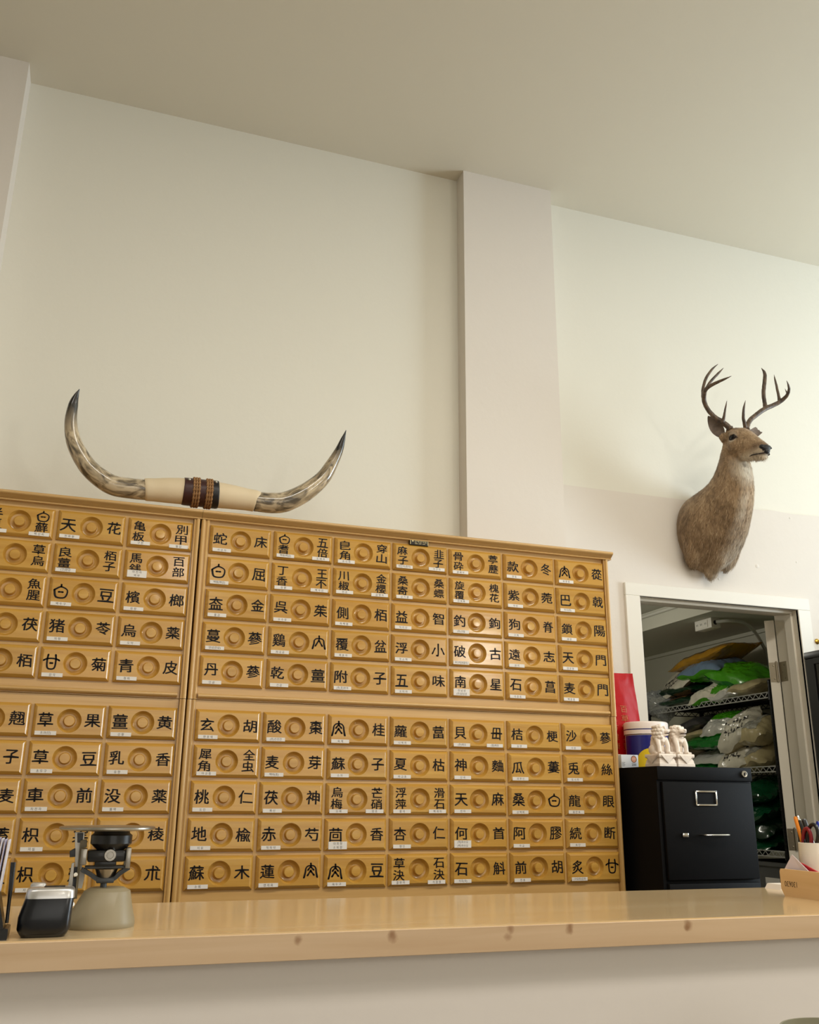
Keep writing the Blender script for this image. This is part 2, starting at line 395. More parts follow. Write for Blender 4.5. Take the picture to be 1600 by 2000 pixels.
# ------------------------------------------------------------------ the medicine chest: two stacked units, twice
W_front = wood('lacquered_pine_drawers', (197,152,70), (180,132,53), (186,136,60), rough=.24, coat=.35, scale=(2.2, 55, 55), bump=.06)
W_frame = wood('lacquered_pine_frame', (203,164,106), (186,145,84), (193,152,94), rough=.3, coat=.25, scale=(1.8, 45, 45), bump=.05)
W_stile = wood('lacquered_pine_stiles', (202,162,100), (184,142,79), (192,150,88), rough=.3, coat=.25, scale=(45, 45, 1.8), bump=.05)
M_ink = mat('brush_ink', (12,7,6), .5, spec=.25)
M_card = mat('white_label_card', (222,216,208), .55)
M_print = mat('label_print', (60,54,52), .6)
PX, PZ = .21, .10664
Z_UP, Z_LO = 2.020, 1.426
YF = .013                                                    # face of the frame; drawer fronts stand proud to y = 0
SEAM = 1.503
def drawer_mesh():
    bm = bmesh.new()
    W, H, R = .1005, .0478, .0345
    def rect(x, z, y): return [bm.verts.new(p) for p in ((-x, y, -z), (x, y, -z), (x, y, z), (-x, y, z))]
    rings = [rect(W, H, YF+.002), rect(W, H, .0085), rect(W-.0012, H-.0012, .0065), rect(W-.0075, H-.0075, .0012), rect(W-.0095, H-.0095, 0)]
    for a, b in zip(rings, rings[1:]):
        for k in range(4): bm.faces.new((a[k], a[(k+1) % 4], b[(k+1) % 4], b[k]))
    x, z = W-.0095, H-.0095
    ang = sorted(set([2*PI*k/44 for k in range(44)] + [math.atan2(sz*z, sx*x) % (2*PI) for sx in (1, -1) for sz in (1, -1)]))
    n = len(ang); inner = []; outer = []
    corner = {round(math.atan2(v.co.z, v.co.x) % (2*PI), 5): v for v in rings[-1]}
    prof = [(R, 0), (R-.0010, .0014), (.0308, .0085), (.027, .0128), (.0215, .0145), (.0168, .0140)]
    for a in ang:
        k = round(a, 5); c, s = math.cos(a), math.sin(a)
        if k in corner: outer.append(corner[k])
        else:
            t = min(x/abs(c) if abs(c) > 1e-9 else 9, z/abs(s) if abs(s) > 1e-9 else 9); outer.append(bm.verts.new((c*t, 0, s*t)))
        inner.append([bm.verts.new((c*r, y, s*r)) for r, y in prof])
    for i in range(n):
        j = (i+1) % n
        bm.faces.new((outer[i], outer[j], inner[j][0], inner[i][0]))
        for q in range(len(prof)-1): bm.faces.new((inner[i][q], inner[j][q], inner[j][q+1], inner[i][q+1]))
    bmesh.ops.recalc_face_normals(bm, faces=bm.faces)
    # normals out: the front must look to -y
    f = max(bm.faces, key=lambda f: f.calc_area())
    if f.normal.y > 0: bmesh.ops.reverse_faces(bm, faces=bm.faces)
    return bm
def knob_mesh():
    bm = bmesh.new(); M = Matrix.Rotation(PI/2, 4, 'X')
    lathe(bm, [(.0172, -.0146), (.0158, -.010), (.0152, -.004), (.0150, .0005), (.0138, .002), (.0, .0024)], 36, M)
    return bm
first = {}
def make_drawer(parent, i, x, z, left, right, labels, rnd):
    """front with its turned knob, the brushed names either side of it and the paper labels along its foot"""
    if 'd' not in first:
        d = obj('drawer', drawer_mesh(), W_front, parent, 25, normals=False)
        k = obj('knob', knob_mesh(), W_front, d, 40)
        first['d'], first['k'] = d, k
    else:
        d = first['d'].copy(); C.objects.link(d); d.parent = parent
        k = first['k'].copy(); C.objects.link(k); k.parent = d
    d.location = (x + rnd.uniform(-.0012, .0012), 0, z + rnd.uniform(-.001, .001)); d.rotation_euler = (0, rnd.uniform(-.005, .005), 0)
    if left or right:
        for side, chars in ((-1, left), (1, right)):
            n = len(chars)
            for q, ch in enumerate(chars):
                bm = bmesh.new(); cx = side*.0665 + rnd.uniform(-.0015, .0015)
                if n == 1: ink(bm, ch, cx, .002 + rnd.uniform(-.002, .002), .044*rnd.uniform(.94, 1.04), .0405*rnd.uniform(.94, 1.04), -.0005, rnd=rnd)
                else: ink(bm, ch, cx, (.0205, -.0145)[q], .037, .0315, -.0005, rnd=rnd)
                for f in bm.faces:
                    f.normal_update()
                    if f.normal.y > 0: f.normal_flip()
                obj('brushed_character', bm, M_ink, d, 0, normals=False)
    for q, lb in enumerate(labels):
        if not lb: continue
        rows = lb.split('/')
        bm = bmesh.new(); w, h = .059, .0112
        lx = (-.0905, .0300)[q] + rnd.uniform(-.001, .002); lz = -.0425 + rnd.uniform(0, .0015)
        rot = Matrix.Rotation(rnd.uniform(-.02, .02), 4, 'Y')
        for r, t in enumerate(rows):
            z0 = lz + h*(len(rows)-1-r)
            vs = box(bm, lx, lx+w, -.0013, -.0004, z0, z0+h)
            write(bm, ' '.join(t) if len(t) < 4 and '(' not in t else t, at_y(lx+w/2, -.0015, z0+h/2), .0088, .012, mi=1, maxw=w*.78)
        obj('paper_label', bm, [M_card, M_print], d, 0)
    return d
def unit(name, label, x0, x1, z0, z1, grid, cols, zrow, rails, seed):
    t = thing(name, label, 'medicine chest', ((x0+x1)/2, .2, z0))
    o = Vector(t.location); Y0 = YF
    def P(nm, bm, m, sm=35): return obj(nm, bm, m, t, sm, origin=None) if not xf(bm, bm.verts, Matrix.Translation(-o)) else None
    bm = bmesh.new(); box(bm, x0+.001, x1-.001, Y0+.003, .39, z0, z1, bev=.0015, seg=1); P('carcass', bm, W_frame)
    # grid of rails between the drawers
    bm = bmesh.new()
    for (a, b) in rails: box(bm, x0+.026, x1-.02, Y0, Y0+.01, a, b, bev=.0008, seg=1)
    P('face_rails', bm, W_frame)
    bm = bmesh.new()
    for i in range(len(cols)+1):
        xm = (cols[0]-PX/2 + i*PX)
        box(bm, xm-.0075, xm+.0075, Y0-.0005, Y0+.01, rails[-1][1]-.004, rails[0][0]+.004, bev=.0012, seg=1)
    P('face_dividers', bm, W_stile)
    # moulded stiles: round bead, groove, flat
    for s in (0, 1):
        w = .0265 if s == 0 else .0185
        X = x0 if s == 0 else x1
        pr = [(0, .03), (0, .004), (.0015, .0005), (.0045, -.0012), (.0085, -.0012), (.0115, .001), (.0135, .0045), (.0155, .0045), (.017, .002), (.0185, .0015)]
        if s == 0: pr += [(.0225, .0015), (.0245, .004), (.0265, .0065)]
        pr += [(w, .03)]
        bm = bmesh.new(); prism(bm, [(X+(q[0] if s == 0 else -q[0]), q[1]) for q in pr], z0+.0004, z1-.0004, 'z')
        P('stile', bm, W_stile, 50)
    rnd = random.Random(seed)
    for r, row in enumerate(grid):
        for c, cell in enumerate(row):
            if cell is None: continue
            l, rt, lb = (cell + ((),))[:3] if len(cell) < 3 else cell
            make_drawer(t, 0, cols[c]-o.x, zrow-r*PZ-o.z, l, rt, lb, rnd).location.y = -o.y
    return t, o
U_R = [
 [('蛇','床',('사상자',)), ('白耆','五倍',('백렴(백강)','오배자')), ('皀角','穿山',('조각자',)), ('麻子','韭子',('마인자(종자)','가구자')), ('骨砕','葶藶',('골쇄보',)), ('款','冬',('관동',)), ('肉','蓯',('육종용',))],
 [('白','屈',('백렴(백강)',)), ('丁香','王不',('정향','백자인')), ('川椒','金櫻',('천초','금앵자')), ('桑寄','桑螵',('상기생',)), ('旋覆','槐花',('선복화',)), ('紫','菀',('자완',)), ('巴','戟',('파극(천)',))],
 [('盇','金',('울금',)), ('呉','茱',('오수유',)), ('側','栢',('측백엽',)), ('益','智',('익지인',)), ('釣','鉤',('(조)구등',)), ('狗','脊',('구척',)), ('鎖','陽',('쇄양',))],
 [('蔓','蔘',('당삼(만삼)',)), ('鷄','内',('계내금',)), ('覆','盆',('복분자',)), ('浮','小',('부소맥',)), ('破','古',('파고지(보골지)',)), ('遠','志',('원지',)), ('天','門',('천문동',))],
 [('丹','蔘',('단삼',)), ('乾','薑',('건강',)), ('附','子',('(숙.포)부자',)), ('五','味',('오미자',)), ('南','星',('천남성/(우)담남성',)), ('石','菖',('석창포',)), ('麦','門',('맥문동',))]]
L_R = [
 [('玄','胡',('현호색',)), ('酸','棗',('(초)산조인',)), ('肉','桂',('육계',)), ('蘿','葍',('나복자',)), ('貝','毌',('(천)패모','(절)패모')), ('桔','梗',('길경',)), ('沙','蔘',('사삼',))],
 [('犀角','全虫',('아교등',)), ('麦','芽',('맥아(초)',)), ('蘇','子',('소자',)), ('夏','枯',('하고초',)), ('神','麯',('신곡',)), ('瓜','蔞',('과루인',)), ('兎','絲',('토사자',))],
 [('桃','仁',('도인',)), ('茯','神',('복신',)), ('烏梅','芒硝',('오매','망초')), ('浮萍','滑石',('활석','백개자')), ('天','麻',('천마',)), ('桑','白',('상백피',)), ('龍','眼',('용안육',))],
 [('地','楡',('지유',)), ('赤','芍',('적작약',)), ('茴','香',('대회향/소회향',)), ('杏','仁',('행인',)), ('何','首',('(적)하수오/(백)하수오',)), ('阿','膠',('아교',)), ('続','断',('속단',))],
 [('蘇','木',('소목',)), ('蓮','肉',('연자육',)), ('肉','豆',('육두구',)), ('草決','石決',('결명자','석결명')), ('石','斛',('석곡(곡)',)), ('前','胡',('전호',)), ('炙','甘',('(구감초)감초',))]]
B = ('', '', ())
U_L = [
 [B, ('半夏','白蘚',('반하','백선피')), ('天','花',('천화분',)), ('亀板','別甲',('구판','별갑'))],
 [B, ('','草烏',()), ('良薑','栢子',('(고)량강',)), ('馬銭','百部',('마전자/백부',))],
 [B, ('','魚腥',()), ('白','豆',('백두구',)), ('檳','榔',('빈랑',))],
 [B, ('','茯',()), ('猪','苓',('저령',)), ('烏','薬',('오약',))],
 [B, ('','栢',()), ('甘','菊',('감국',)), ('青','皮',('청피',))]]
L_L = [
 [B, ('','翹',()), ('草','果',('초과(인)',)), ('薑','黄',('강황',))],
 [B, ('','子',()), ('草','豆',('초두구',)), ('乳','香',('유향',))],
 [B, ('','麦',()), ('車','前',('차전자',)), ('没','薬',('몰약',))],
 [B, ('','蓄',()), ('枳','実',('지실',)), ('三','稜',())],
 [B, ('','莖',()), ('枳','殻',('지각',)), ('白','朮',())]]
CR = [PX*c for c in range(7)]
CL = [-.0478-PX*k for k in (4, 3, 2, 1)]
XS = -.1305
rails_u = [(2.062, 2.085)] + [(2.02-PZ*(i+.5)-.006, 2.02-PZ*(i+.5)+.006) for i in range(4)] + [(1.5035, 1.553)]
rails_l = [(1.467, 1.5025)] + [(1.426-PZ*(i+.5)-.006, 1.426-PZ*(i+.5)+.006) for i in range(4)] + [(.86, .959)]
uR, oR = unit('herb_drawer_cabinet', 'pine herb chest unit, upper right, seven columns of lettered drawers under the horns', XS+.0005, 1.379, SEAM+.0004, 2.083, U_R, CR, Z_UP, rails_u, 11)
uL, oL = unit('herb_drawer_cabinet', 'pine herb chest unit at the upper left, cut by the left photo edge', -1.024, XS-.0048, SEAM+.0004, 2.083, U_L, CL, Z_UP, rails_u, 12)
lR, _ = unit('herb_drawer_cabinet', 'pine herb chest unit, lower right, between the counter and the upper drawers', XS-.001, 1.377, 0, SEAM-.0004, L_R, CR, Z_LO, rails_l, 13)
lL, _ = unit('herb_drawer_cabinet', 'pine herb chest unit at the lower left, standing behind the scale', -1.024, XS-.0048, 0, SEAM-.0004, L_L, CL, Z_LO, rails_l, 14)
# crown and the half-round strip of the upper units
def crown(t, o, a, b, ra):
    pr = [(.12, 2.083), (-.002, 2.083), (-.003, 2.0865), (.0005, 2.089), (-.003, 2.0905), (-.0085, 2.094), (-.013, 2.0975), (-.0165, 2.099), (-.019, 2.102), (-.0195, 2.106), (-.0175, 2.1095), (-.014, 2.111), (.12, 2.111)]
    bm = bmesh.new(); prism(bm, pr, a, b, 'x'); xf(bm, bm.verts, Matrix.Translation(-o)); obj('crown_moulding', bm, W_frame, t, 50)
    bm = bmesh.new(); box(bm, a+.002, b-.012, .11, .39, 2.083, 2.0995); xf(bm, bm.verts, Matrix.Translation(-o)); obj('top_board', bm, W_frame, t)
crown(uR, oR, XS+.0002, 1.392, 1); crown(uL, oL, -1.03, XS-.0006, 0)
def bead(t, o, a, b):
    pr = [(YF+.002, 1.5065)] + [(.011-.0145*math.cos(t), 1.5145+.008*math.sin(t)) for t in [-PI/2+PI*i/10 for i in range(11)]] + [(YF+.002, 1.5225)]
    bm = bmesh.new(); prism(bm, pr, a, b, 'x'); xf(bm, bm.verts, Matrix.Translation(-o)); obj('half_round_strip', bm, W_frame, t, 50)
bead(uR, oR, XS+.030, 1.352); bead(uL, oL, -.99, XS-.033)
# maker's plate on the top rail of the right-hand unit
pp = aty(819, 1059, -.001)
bm = bmesh.new(); box(bm, pp.x-.0345, pp.x+.0345, -.001, YF+.001, pp.z-.0112, pp.z+.0112, bev=.0005, seg=1, mi=0)
for s in (-.0335, .0315): box(bm, pp.x+s, pp.x+s+.002, -.0014, -.0009, pp.z-.0095, pp.z+.0095, mi=1)
write(bm, '●', at_y(pp.x-.024, -.0016, pp.z+.003), .0085, mi=1)
write(bm, '한국한약장', at_y(pp.x+.0055, -.0016, pp.z+.003), .0125, .01, mi=1, maxw=.046)
for k in range(3): box(bm, pp.x-.016+k*.014, pp.x-.006+k*.014, -.0014, -.0009, pp.z-.0068, pp.z-.0054, mi=1)
xf(bm, bm.verts, Matrix.Translation(-oR))
tag(obj('maker_plate', bm, [mat('black_plate', (28,24,20), .3), mat('plate_gold', (190,176,130), .4, metal=.6)], uR, 0), 'small black plate with pale lettering')
# ------------------------------------------------------------------ polished steer horns lying on the chest
def horn_mat():
    m = bpy.data.materials.new('polished_horn'); m.use_nodes = True; nt = m.node_tree; N = nt.nodes.new; L = nt.links.new; b = nt.nodes['Principled BSDF']
    at = N('ShaderNodeAttribute'); at.attribute_name = 'along'
    tc = N('ShaderNodeTexCoord'); mp = N('ShaderNodeMapping'); mp.inputs['Scale'].default_value = (9, 1.5, 1.5)
    a1 = N('ShaderNodeAttribute'); a1.attribute_name = 'round_a'; a2 = N('ShaderNodeAttribute'); a2.attribute_name = 'round_b'; cx = N('ShaderNodeCombineXYZ')
    L(at.outputs['Fac'], cx.inputs[0]); L(a1.outputs['Fac'], cx.inputs[1]); L(a2.outputs['Fac'], cx.inputs[2]); oi = N('ShaderNodeObjectInfo'); ad = N('ShaderNodeVectorMath'); L(cx.outputs[0], ad.inputs[0]); L(oi.outputs['Random'], ad.inputs[1]); L(ad.outputs[0], mp.inputs['Vector'])
    n = N('ShaderNodeTexNoise'); n.inputs['Scale'].default_value = 1; n.inputs['Detail'].default_value = 6; n.inputs['Distortion'].default_value = 1.2; L(mp.outputs[0], n.inputs['Vector'])
    c = N('ShaderNodeValToRGB'); e = c.color_ramp.elements
    e[0].position = .34; e[0].color = srgb(84,74,60); e[1].position = .62; e[1].color = srgb(192,174,144)
    k = c.color_ramp.elements.new(.48); k.color = srgb(150,134,108)
    L(n.outputs['Fac'], c.inputs['Fac'])
    a = N('ShaderNodeMath'); a.operation = 'MULTIPLY_ADD'; L(n.outputs['Fac'], a.inputs[0]); a.inputs[1].default_value = .30; L(at.outputs['Fac'], a.inputs[2])
    r = N('ShaderNodeMapRange'); r.inputs['From Min'].default_value = .80; r.inputs['From Max'].default_value = .93; L(a.outputs[0], r.inputs['Value'])
    mx = N('ShaderNodeMixRGB'); mx.inputs['Color2'].default_value = srgb(26,22,20); L(r.outputs[0], mx.inputs['Fac']); L(c.outputs[0], mx.inputs['Color1'])
    L(mx.outputs[0], b.inputs['Base Color']); b.inputs['Roughness'].default_value = .22; b.inputs['Coat Weight'].default_value = .5
    return m
M_horn = horn_mat()
YH = .13
hs = aty(390, 965, YH)
HORN = thing('steer_horns', 'mounted pair of polished steer horns with a leather-wrapped middle lying on top of the chest', 'horns', hs)
def hz(zx, zy): return aty(100+zx*.375, 750+zy*.375, YH) - hs
def hr(r): return r*.375*(aty(391, 965, YH)-aty(390, 965, YH)).length
def horn(pts, rads):
    P = spline([hz(*p) for p in pts], 6); R = [hr(r) for r in lerps(rads, 6)]
    # gentle twist out of the plane so the tips come a little forward
    n = len(P)
    for i, p in enumerate(P): p.y -= .05*(i/(n-1))**2
    bm = bmesh.new(); lay = bm.verts.layers.float.new('along')
    rings = tube(bm, P, R, 28, tl=lay)
    la = bm.verts.layers.float.new('round_a'); lb_ = bm.verts.layers.float.new('round_b')
    bm.verts.ensure_lookup_table(); lay = bm.verts.layers.float['along']
    for i, v in enumerate(bm.verts):
        k = i % 28; v[la] = math.cos(2*PI*k/28); v[lb_] = math.sin(2*PI*k/28)
    return obj('horn', bm, M_horn, HORN, 60)
tag(horn([(500,552),(420,545),(330,531),(262,496),(192,436),(136,350),(110,280),(103,200),(116,125),(131,85),(148,57)], [55,54,53,50,46,41,36,30.5,24,13,1.5]), 'taller curved horn at the left end')
tag(horn([(1060,612),(1150,620),(1222,614),(1318,570),(1405,502),(1452,432),(1488,362),(1505,310),(1518,266)], [54,57,56,51,43,35,24,14,1.5]), 'shorter curved horn at the right end')
M_lea = mat('cream_leather', (216,197,164), .6, bump=.08, bscale=14, var=.04, vscale=6)
M_oxb = mat('oxblood_leather', (58,26,22), .42, bump=.06, bscale=60)
M_blk = mat('black_leather', (24,22,24), .4)
M_rope = mat('jute_cord', (150,110,68), .8, bump=.3, bscale=260)
def wrap(name, pts, rads, m, lab=None, seg=32):
    bm = bmesh.new(); tube(bm, spline([hz(*p) for p in pts], 4), [hr(r) for r in lerps(rads, 4)], seg)
    o = obj(name, bm, m, HORN, 50)
    if lab: tag(o, lab)
    return o
wrap('leather_sleeve', [(487,550),(500,550),(540,552),(600,554),(660,557),(700,560)], [57,60,61,66,69,70], M_lea)
wrap('leather_sleeve', [(862,578),(900,583),(960,592),(1020,602),(1060,609),(1066,611)], [69,68,64,59,59,56], M_lea)
wrap('leather_band', [(690,559),(700,560),(840,575),(850,576)], [70,74,74,70], M_oxb, 'dark oxblood leather band in the middle')
wrap('leather_band', [(826,573.5),(832,574),(862,577.5),(868,578)], [71,75.5,75.5,71], M_blk, 'black leather band beside the cord')
for zx in (738, 751, 764, 806, 818, 830):
    p = hz(zx, 560+(zx-700)*.107); ax = (hz(zx+5, 560+(zx-695)*.107)-p).normalized()
    R = hr(76); u = ax.cross(Vector((0, 0, 1))).normalized(); v = ax.cross(u)
    bm = bmesh.new(); n = 48; ring = []
    for i in range(n):
        a = 2*PI*i/n
        c = p+u*(math.cos(a)*R)+v*(math.sin(a)*R); dr = (c-p).normalized()
        ring.append([bm.verts.new(c + ax*(math.cos(b*PI/3+i*.9)*hr(6.4)*(1+.18*math.cos(3*b))) + dr*(math.sin(b*PI/3+i*.9)*hr(6.4)*(1+.18*math.cos(3*b)))) for b in range(6)])
    for i in range(n):
        A, B2 = ring[i], ring[(i+1) % n]
        for b in range(6): bm.faces.new((A[b], A[(b+1) % 6], B2[(b+1) % 6], B2[b]))
    obj('cord', bm, M_rope, HORN, 60)
M_stud = mat('nickel_stud', (170,165,155), .3, metal=1)
for zx, zy in ((714, 516), (852, 528)):
    p = hz(zx, 560+(zx-700)*.107); q = hz(zx, zy); dz = q.z-p.z; R = hr(76 if zx < 800 else 77)
    bm = bmesh.new(); ell(bm, (p.x+(q.x-p.x), -math.sqrt(max(0, R*R-dz*dz)), q.z), hr(9), seg=14); obj('stud', bm, M_stud, HORN)
# ------------------------------------------------------------------ shoulder-mounted deer
DX, DW = 2.115, .399
DO = Vector((DX, DW, 2.36))
DEER = thing('deer_mount', 'taxidermy deer head and shoulders with antlers mounted on the white wall above the doorway', 'deer head', DO)
def D(x, y, z): return Vector((x, y-DW, z+2.02-DO.z))           # deer frame: x sideways from its middle, y in the room, z above the top knobs
def fur_mat(name, strand=False):
    m = bpy.data.materials.new(name); m.use_nodes = True; nt = m.node_tree; N = nt.nodes.new; L = nt.links.new; b = nt.nodes['Principled BSDF']
    tc = N('ShaderNodeTexCoord'); sp = N('ShaderNodeSeparateXYZ'); L(tc.outputs['Object'], sp.inputs[0])
    mp = N('ShaderNodeMapping'); mp.inputs['Scale'].default_value = (110, 60, 28); mp.inputs['Rotation'].default_value = (.5, 0, 0); L(tc.outputs['Object'], mp.inputs['Vector'])
    n = N('ShaderNodeTexNoise'); n.inputs['Scale'].default_value = 1; n.inputs['Detail'].default_value = 5; n.inputs['Distortion'].default_value = .8; L(mp.outputs[0], n.inputs['Vector'])
    n2 = N('ShaderNodeTexNoise'); n2.inputs['Scale'].default_value = 9; n2.inputs['Detail'].default_value = 3; L(tc.outputs['Object'], n2.inputs['Vector'])
    c = N('ShaderNodeValToRGB'); e = c.color_ramp.elements
    e[0].position = .3; e[0].color = srgb(104,84,62); e[1].position = .7; e[1].color = srgb(186,162,130); k = e.new(.5); k.color = srgb(150,124,94)
    mixf = N('ShaderNodeMath'); mixf.operation = 'MULTIPLY_ADD'; L(n2.outputs['Fac'], mixf.inputs[0]); mixf.inputs[1].default_value = .5
    hv = N('ShaderNodeMath'); hv.operation = 'MULTIPLY'; L(n.outputs['Fac'], hv.inputs[0]); hv.inputs[1].default_value = .5; L(hv.outputs[0], mixf.inputs[2])
    src = mixf.outputs[0]
    if strand:
        g = N('ShaderNodeNewGeometry'); s = N('ShaderNodeMath'); s.operation = 'MULTIPLY_ADD'; L(g.outputs['Random Per Island'], s.inputs[0]); s.inputs[1].default_value = .34; s.inputs[2].default_value = -.17
        a = N('ShaderNodeMath'); a.operation = 'ADD'; L(mixf.outputs[0], a.inputs[0]); L(s.outputs[0], a.inputs[1]); src = a.outputs[0]
    L(src, c.inputs['Fac'])
    at = N('ShaderNodeAttribute'); at.attribute_name = 'pale'
    mx = N('ShaderNodeMixRGB'); mx.inputs['Color2'].default_value = srgb(214,203,184); L(at.outputs['Fac'], mx.inputs['Fac']); L(c.outputs[0], mx.inputs['Color1'])
    at2 = N('ShaderNodeAttribute'); at2.attribute_name = 'dark'
    m2 = N('ShaderNodeMixRGB'); m2.inputs['Color2'].default_value = srgb(74,52,36); L(at2.outputs['Fac'], m2.inputs['Fac']); L(mx.outputs[0], m2.inputs['Color1'])
    L(m2.outputs[0], b.inputs['Base Color']); b.inputs['Roughness'].default_value = .75; b.inputs['Sheen Weight'].default_value = .15; b.inputs['Specular IOR Level'].default_value = .2
    bp = N('ShaderNodeBump'); bp.inputs['Strength'].default_value = .35; bp.inputs['Distance'].default_value = .004; L(n.outputs['Fac'], bp.inputs['Height']); L(bp.outputs[0], b.inputs['Normal'])
    return m
M_fur = fur_mat('deer_coat'); M_furs = fur_mat('deer_hair', True)
# rings: centre (y, z), half width, half height across the axis
# rings of the neck and shoulders: front point, back point (y, z), half width
RINGS = [((.415, .165), (.415, .520), .128), ((.345, .165), (.370, .522), .146), ((.265, .198), (.318, .527), .143), ((.195, .258), (.278, .537), .124), ((.140, .320), (.248, .552), .104), ((.098, .380), (.226, .575), .089),
         ((.074, .440), (.208, .602), .078), ((.066, .500), (.190, .635), .069), ((.068, .550), (.174, .668), .062), ((.080, .590), (.160, .700), .055)]
bm = bmesh.new()
def ringloft(bm, R, seg=28):
    cs = [D(0, *c) for c, _, _ in R]; n = len(cs); rr = []
    for i in range(n):
        T = (cs[min(i+1, n-1)]-cs[max(i-1, 0)]).normalized(); u = Vector((1, 0, 0)); v = T.cross(u).normalized()
        rr.append([bm.verts.new(cs[i]+u*(math.cos(2*PI*k/seg)*R[i][1])+v*(math.sin(2*PI*k/seg)*R[i][2])) for k in range(seg)])
    skin(bm, rr)
def skin(bm, rr):
    seg = len(rr[0])
    for a, b in zip(rr, rr[1:]):
        for k in range(seg): bm.faces.new((a[k], a[(k+1) % seg], b[(k+1) % seg], b[k]))
    bm.faces.new(rr[0][::-1]); bm.faces.new(rr[-1])
rr = []
for f_, b_, hx in RINGS:
    F_, B_ = D(0, *f_), D(0, *b_); c = (F_+B_)/2; v = (B_-F_)/2
    rr.append([bm.verts.new(c + Vector((math.cos(2*PI*k/32)*hx*(1-.12*math.sin(2*PI*k/32)*-1 if False else 1), 0, 0)) + v*math.sin(2*PI*k/32)) for k in range(32)])
skin(bm, rr)
# brisket keel and the two shoulder points
ell(bm, D(0, .300, .215), (.034, .042, .085), Quaternion((1, 0, 0), .75))
ell(bm, D(0, .360, .170), (.036, .030, .044))
for s in (-1, 1):
    ell(bm, D(s*.080, .340, .265), (.058, .050, .100), Quaternion((1, 0, 0), .35))
# head
HEAD = [((.140, .662), .045, .058), ((.110, .668), .054, .070), ((.078, .662), .0575, .071), ((.045, .644), .051, .061), ((.012, .624), .0415, .049), ((-.018, .606), .0345, .040), ((-.043, .591), .0305, .034), ((-.060, .582), .026, .028)]
ringloft(bm, HEAD)
ell(bm, D(0, .055, .607), (.036, .058, .030), Quaternion((1, 0, 0), .60))          # jaw
ell(bm, D(0, .005, .580), (.027, .050, .020), Quaternion((1, 0, 0), .45))
ell(bm, D(0, -.040, .562), (.022, .026, .0155), Quaternion((1, 0, 0), .45))        # chin
ell(bm, D(0, -.052, .592), (.029, .024, .024))                                      # muzzle
for s in (-1, 1):
    ell(bm, D(s*.043, .068, .697), (.020, .030, .017), Quaternion((1, 0, 0), .55))  # brow
    ell(bm, D(s*.048, .074, .650), (.016, .032, .030))                              # cheek
    ell(bm, D(s*.034, .100, .722), (.018, .018, .022))                              # antler pedicle
    tube(bm, [D(s*.045, .120, .690), D(s*.062, .128, .715)], [.022, .015], 12)      # root of the ear
ell(bm, D(0, .095, .715), (.040, .034, .026))
body = sculpt('head_and_shoulders', bm, M_fur, DEER, voxel=.0045, it=12)
# eye sockets are pressed in, the coat pattern is stored per point
me = body.data
pale = me.attributes.new('pale', 'FLOAT', 'POINT'); dark = me.attributes.new('dark', 'FLOAT', 'POINT')
EYE = [D(s*.0545, .066, .680) for s in (-1, 1)]
sm = lambda a, b, x: max(0., min(1., (x-a)/(b-a)))
pv, dv = [], []
for v in me.vertices:
    p = v.co; q = Vector((p.x, p.y+DW, p.z+DO.z-2.02))          # back in room terms
    for e in EYE:
        d = (p-e).length
        if d < .022: v.co += Vector((-math.copysign(1, e.x)*.006*(1-d/.022), 0, 0))
    nz = noise.noise(p*22)*.5+.5
    f = 0.
    thr = (q-Vector((0, .058, .535))).length; f = max(f, (1-sm(.03, .085, thr+.02*nz))*.85)                     # white throat
    if q.y < .25: f = max(f, .5*(1-sm(.008, .030, abs(q.x+.012-.004*math.sin(q.z*60))))*sm(.24, .34, q.z)*(1-sm(.50, .56, q.z))*nz*1.2)   # pale line down the neck
    if q.z < .30: f = max(f, .75*(1-sm(.02, .075, abs(q.x-.03)))*(1-sm(.2, .30, q.z))*nz)
    f = max(f, .55*(1-sm(.578, .606, q.z))*sm(.525, .55, q.z)*(1-sm(.05, .11, q.y)))                    # pale under the jaw
    em = min((p-e).length for e in EYE); f = max(f, .45*(sm(.012, .017, em)*(1-sm(.018, .028, em))))
    dk = 0.
    mz = sm(-.004, -.034, q.y)
    dk = max(dk, .55*mz*sm(.585, .60, q.z)*(1-sm(.61, .63, q.z)))
    if q.y > .06 and q.z > .715: dk = max(dk, .55*sm(.715, .735, q.z))
    if q.z < .35: dk = max(dk, .35*sm(.03, .10, -q.x)*nz)
    dk = max(dk, .9*(1-sm(.010, .0145, em)))
    pv.append(f); dv.append(dk)
pale.data.foreach_set('value', pv); dark.data.foreach_set('value', dv)
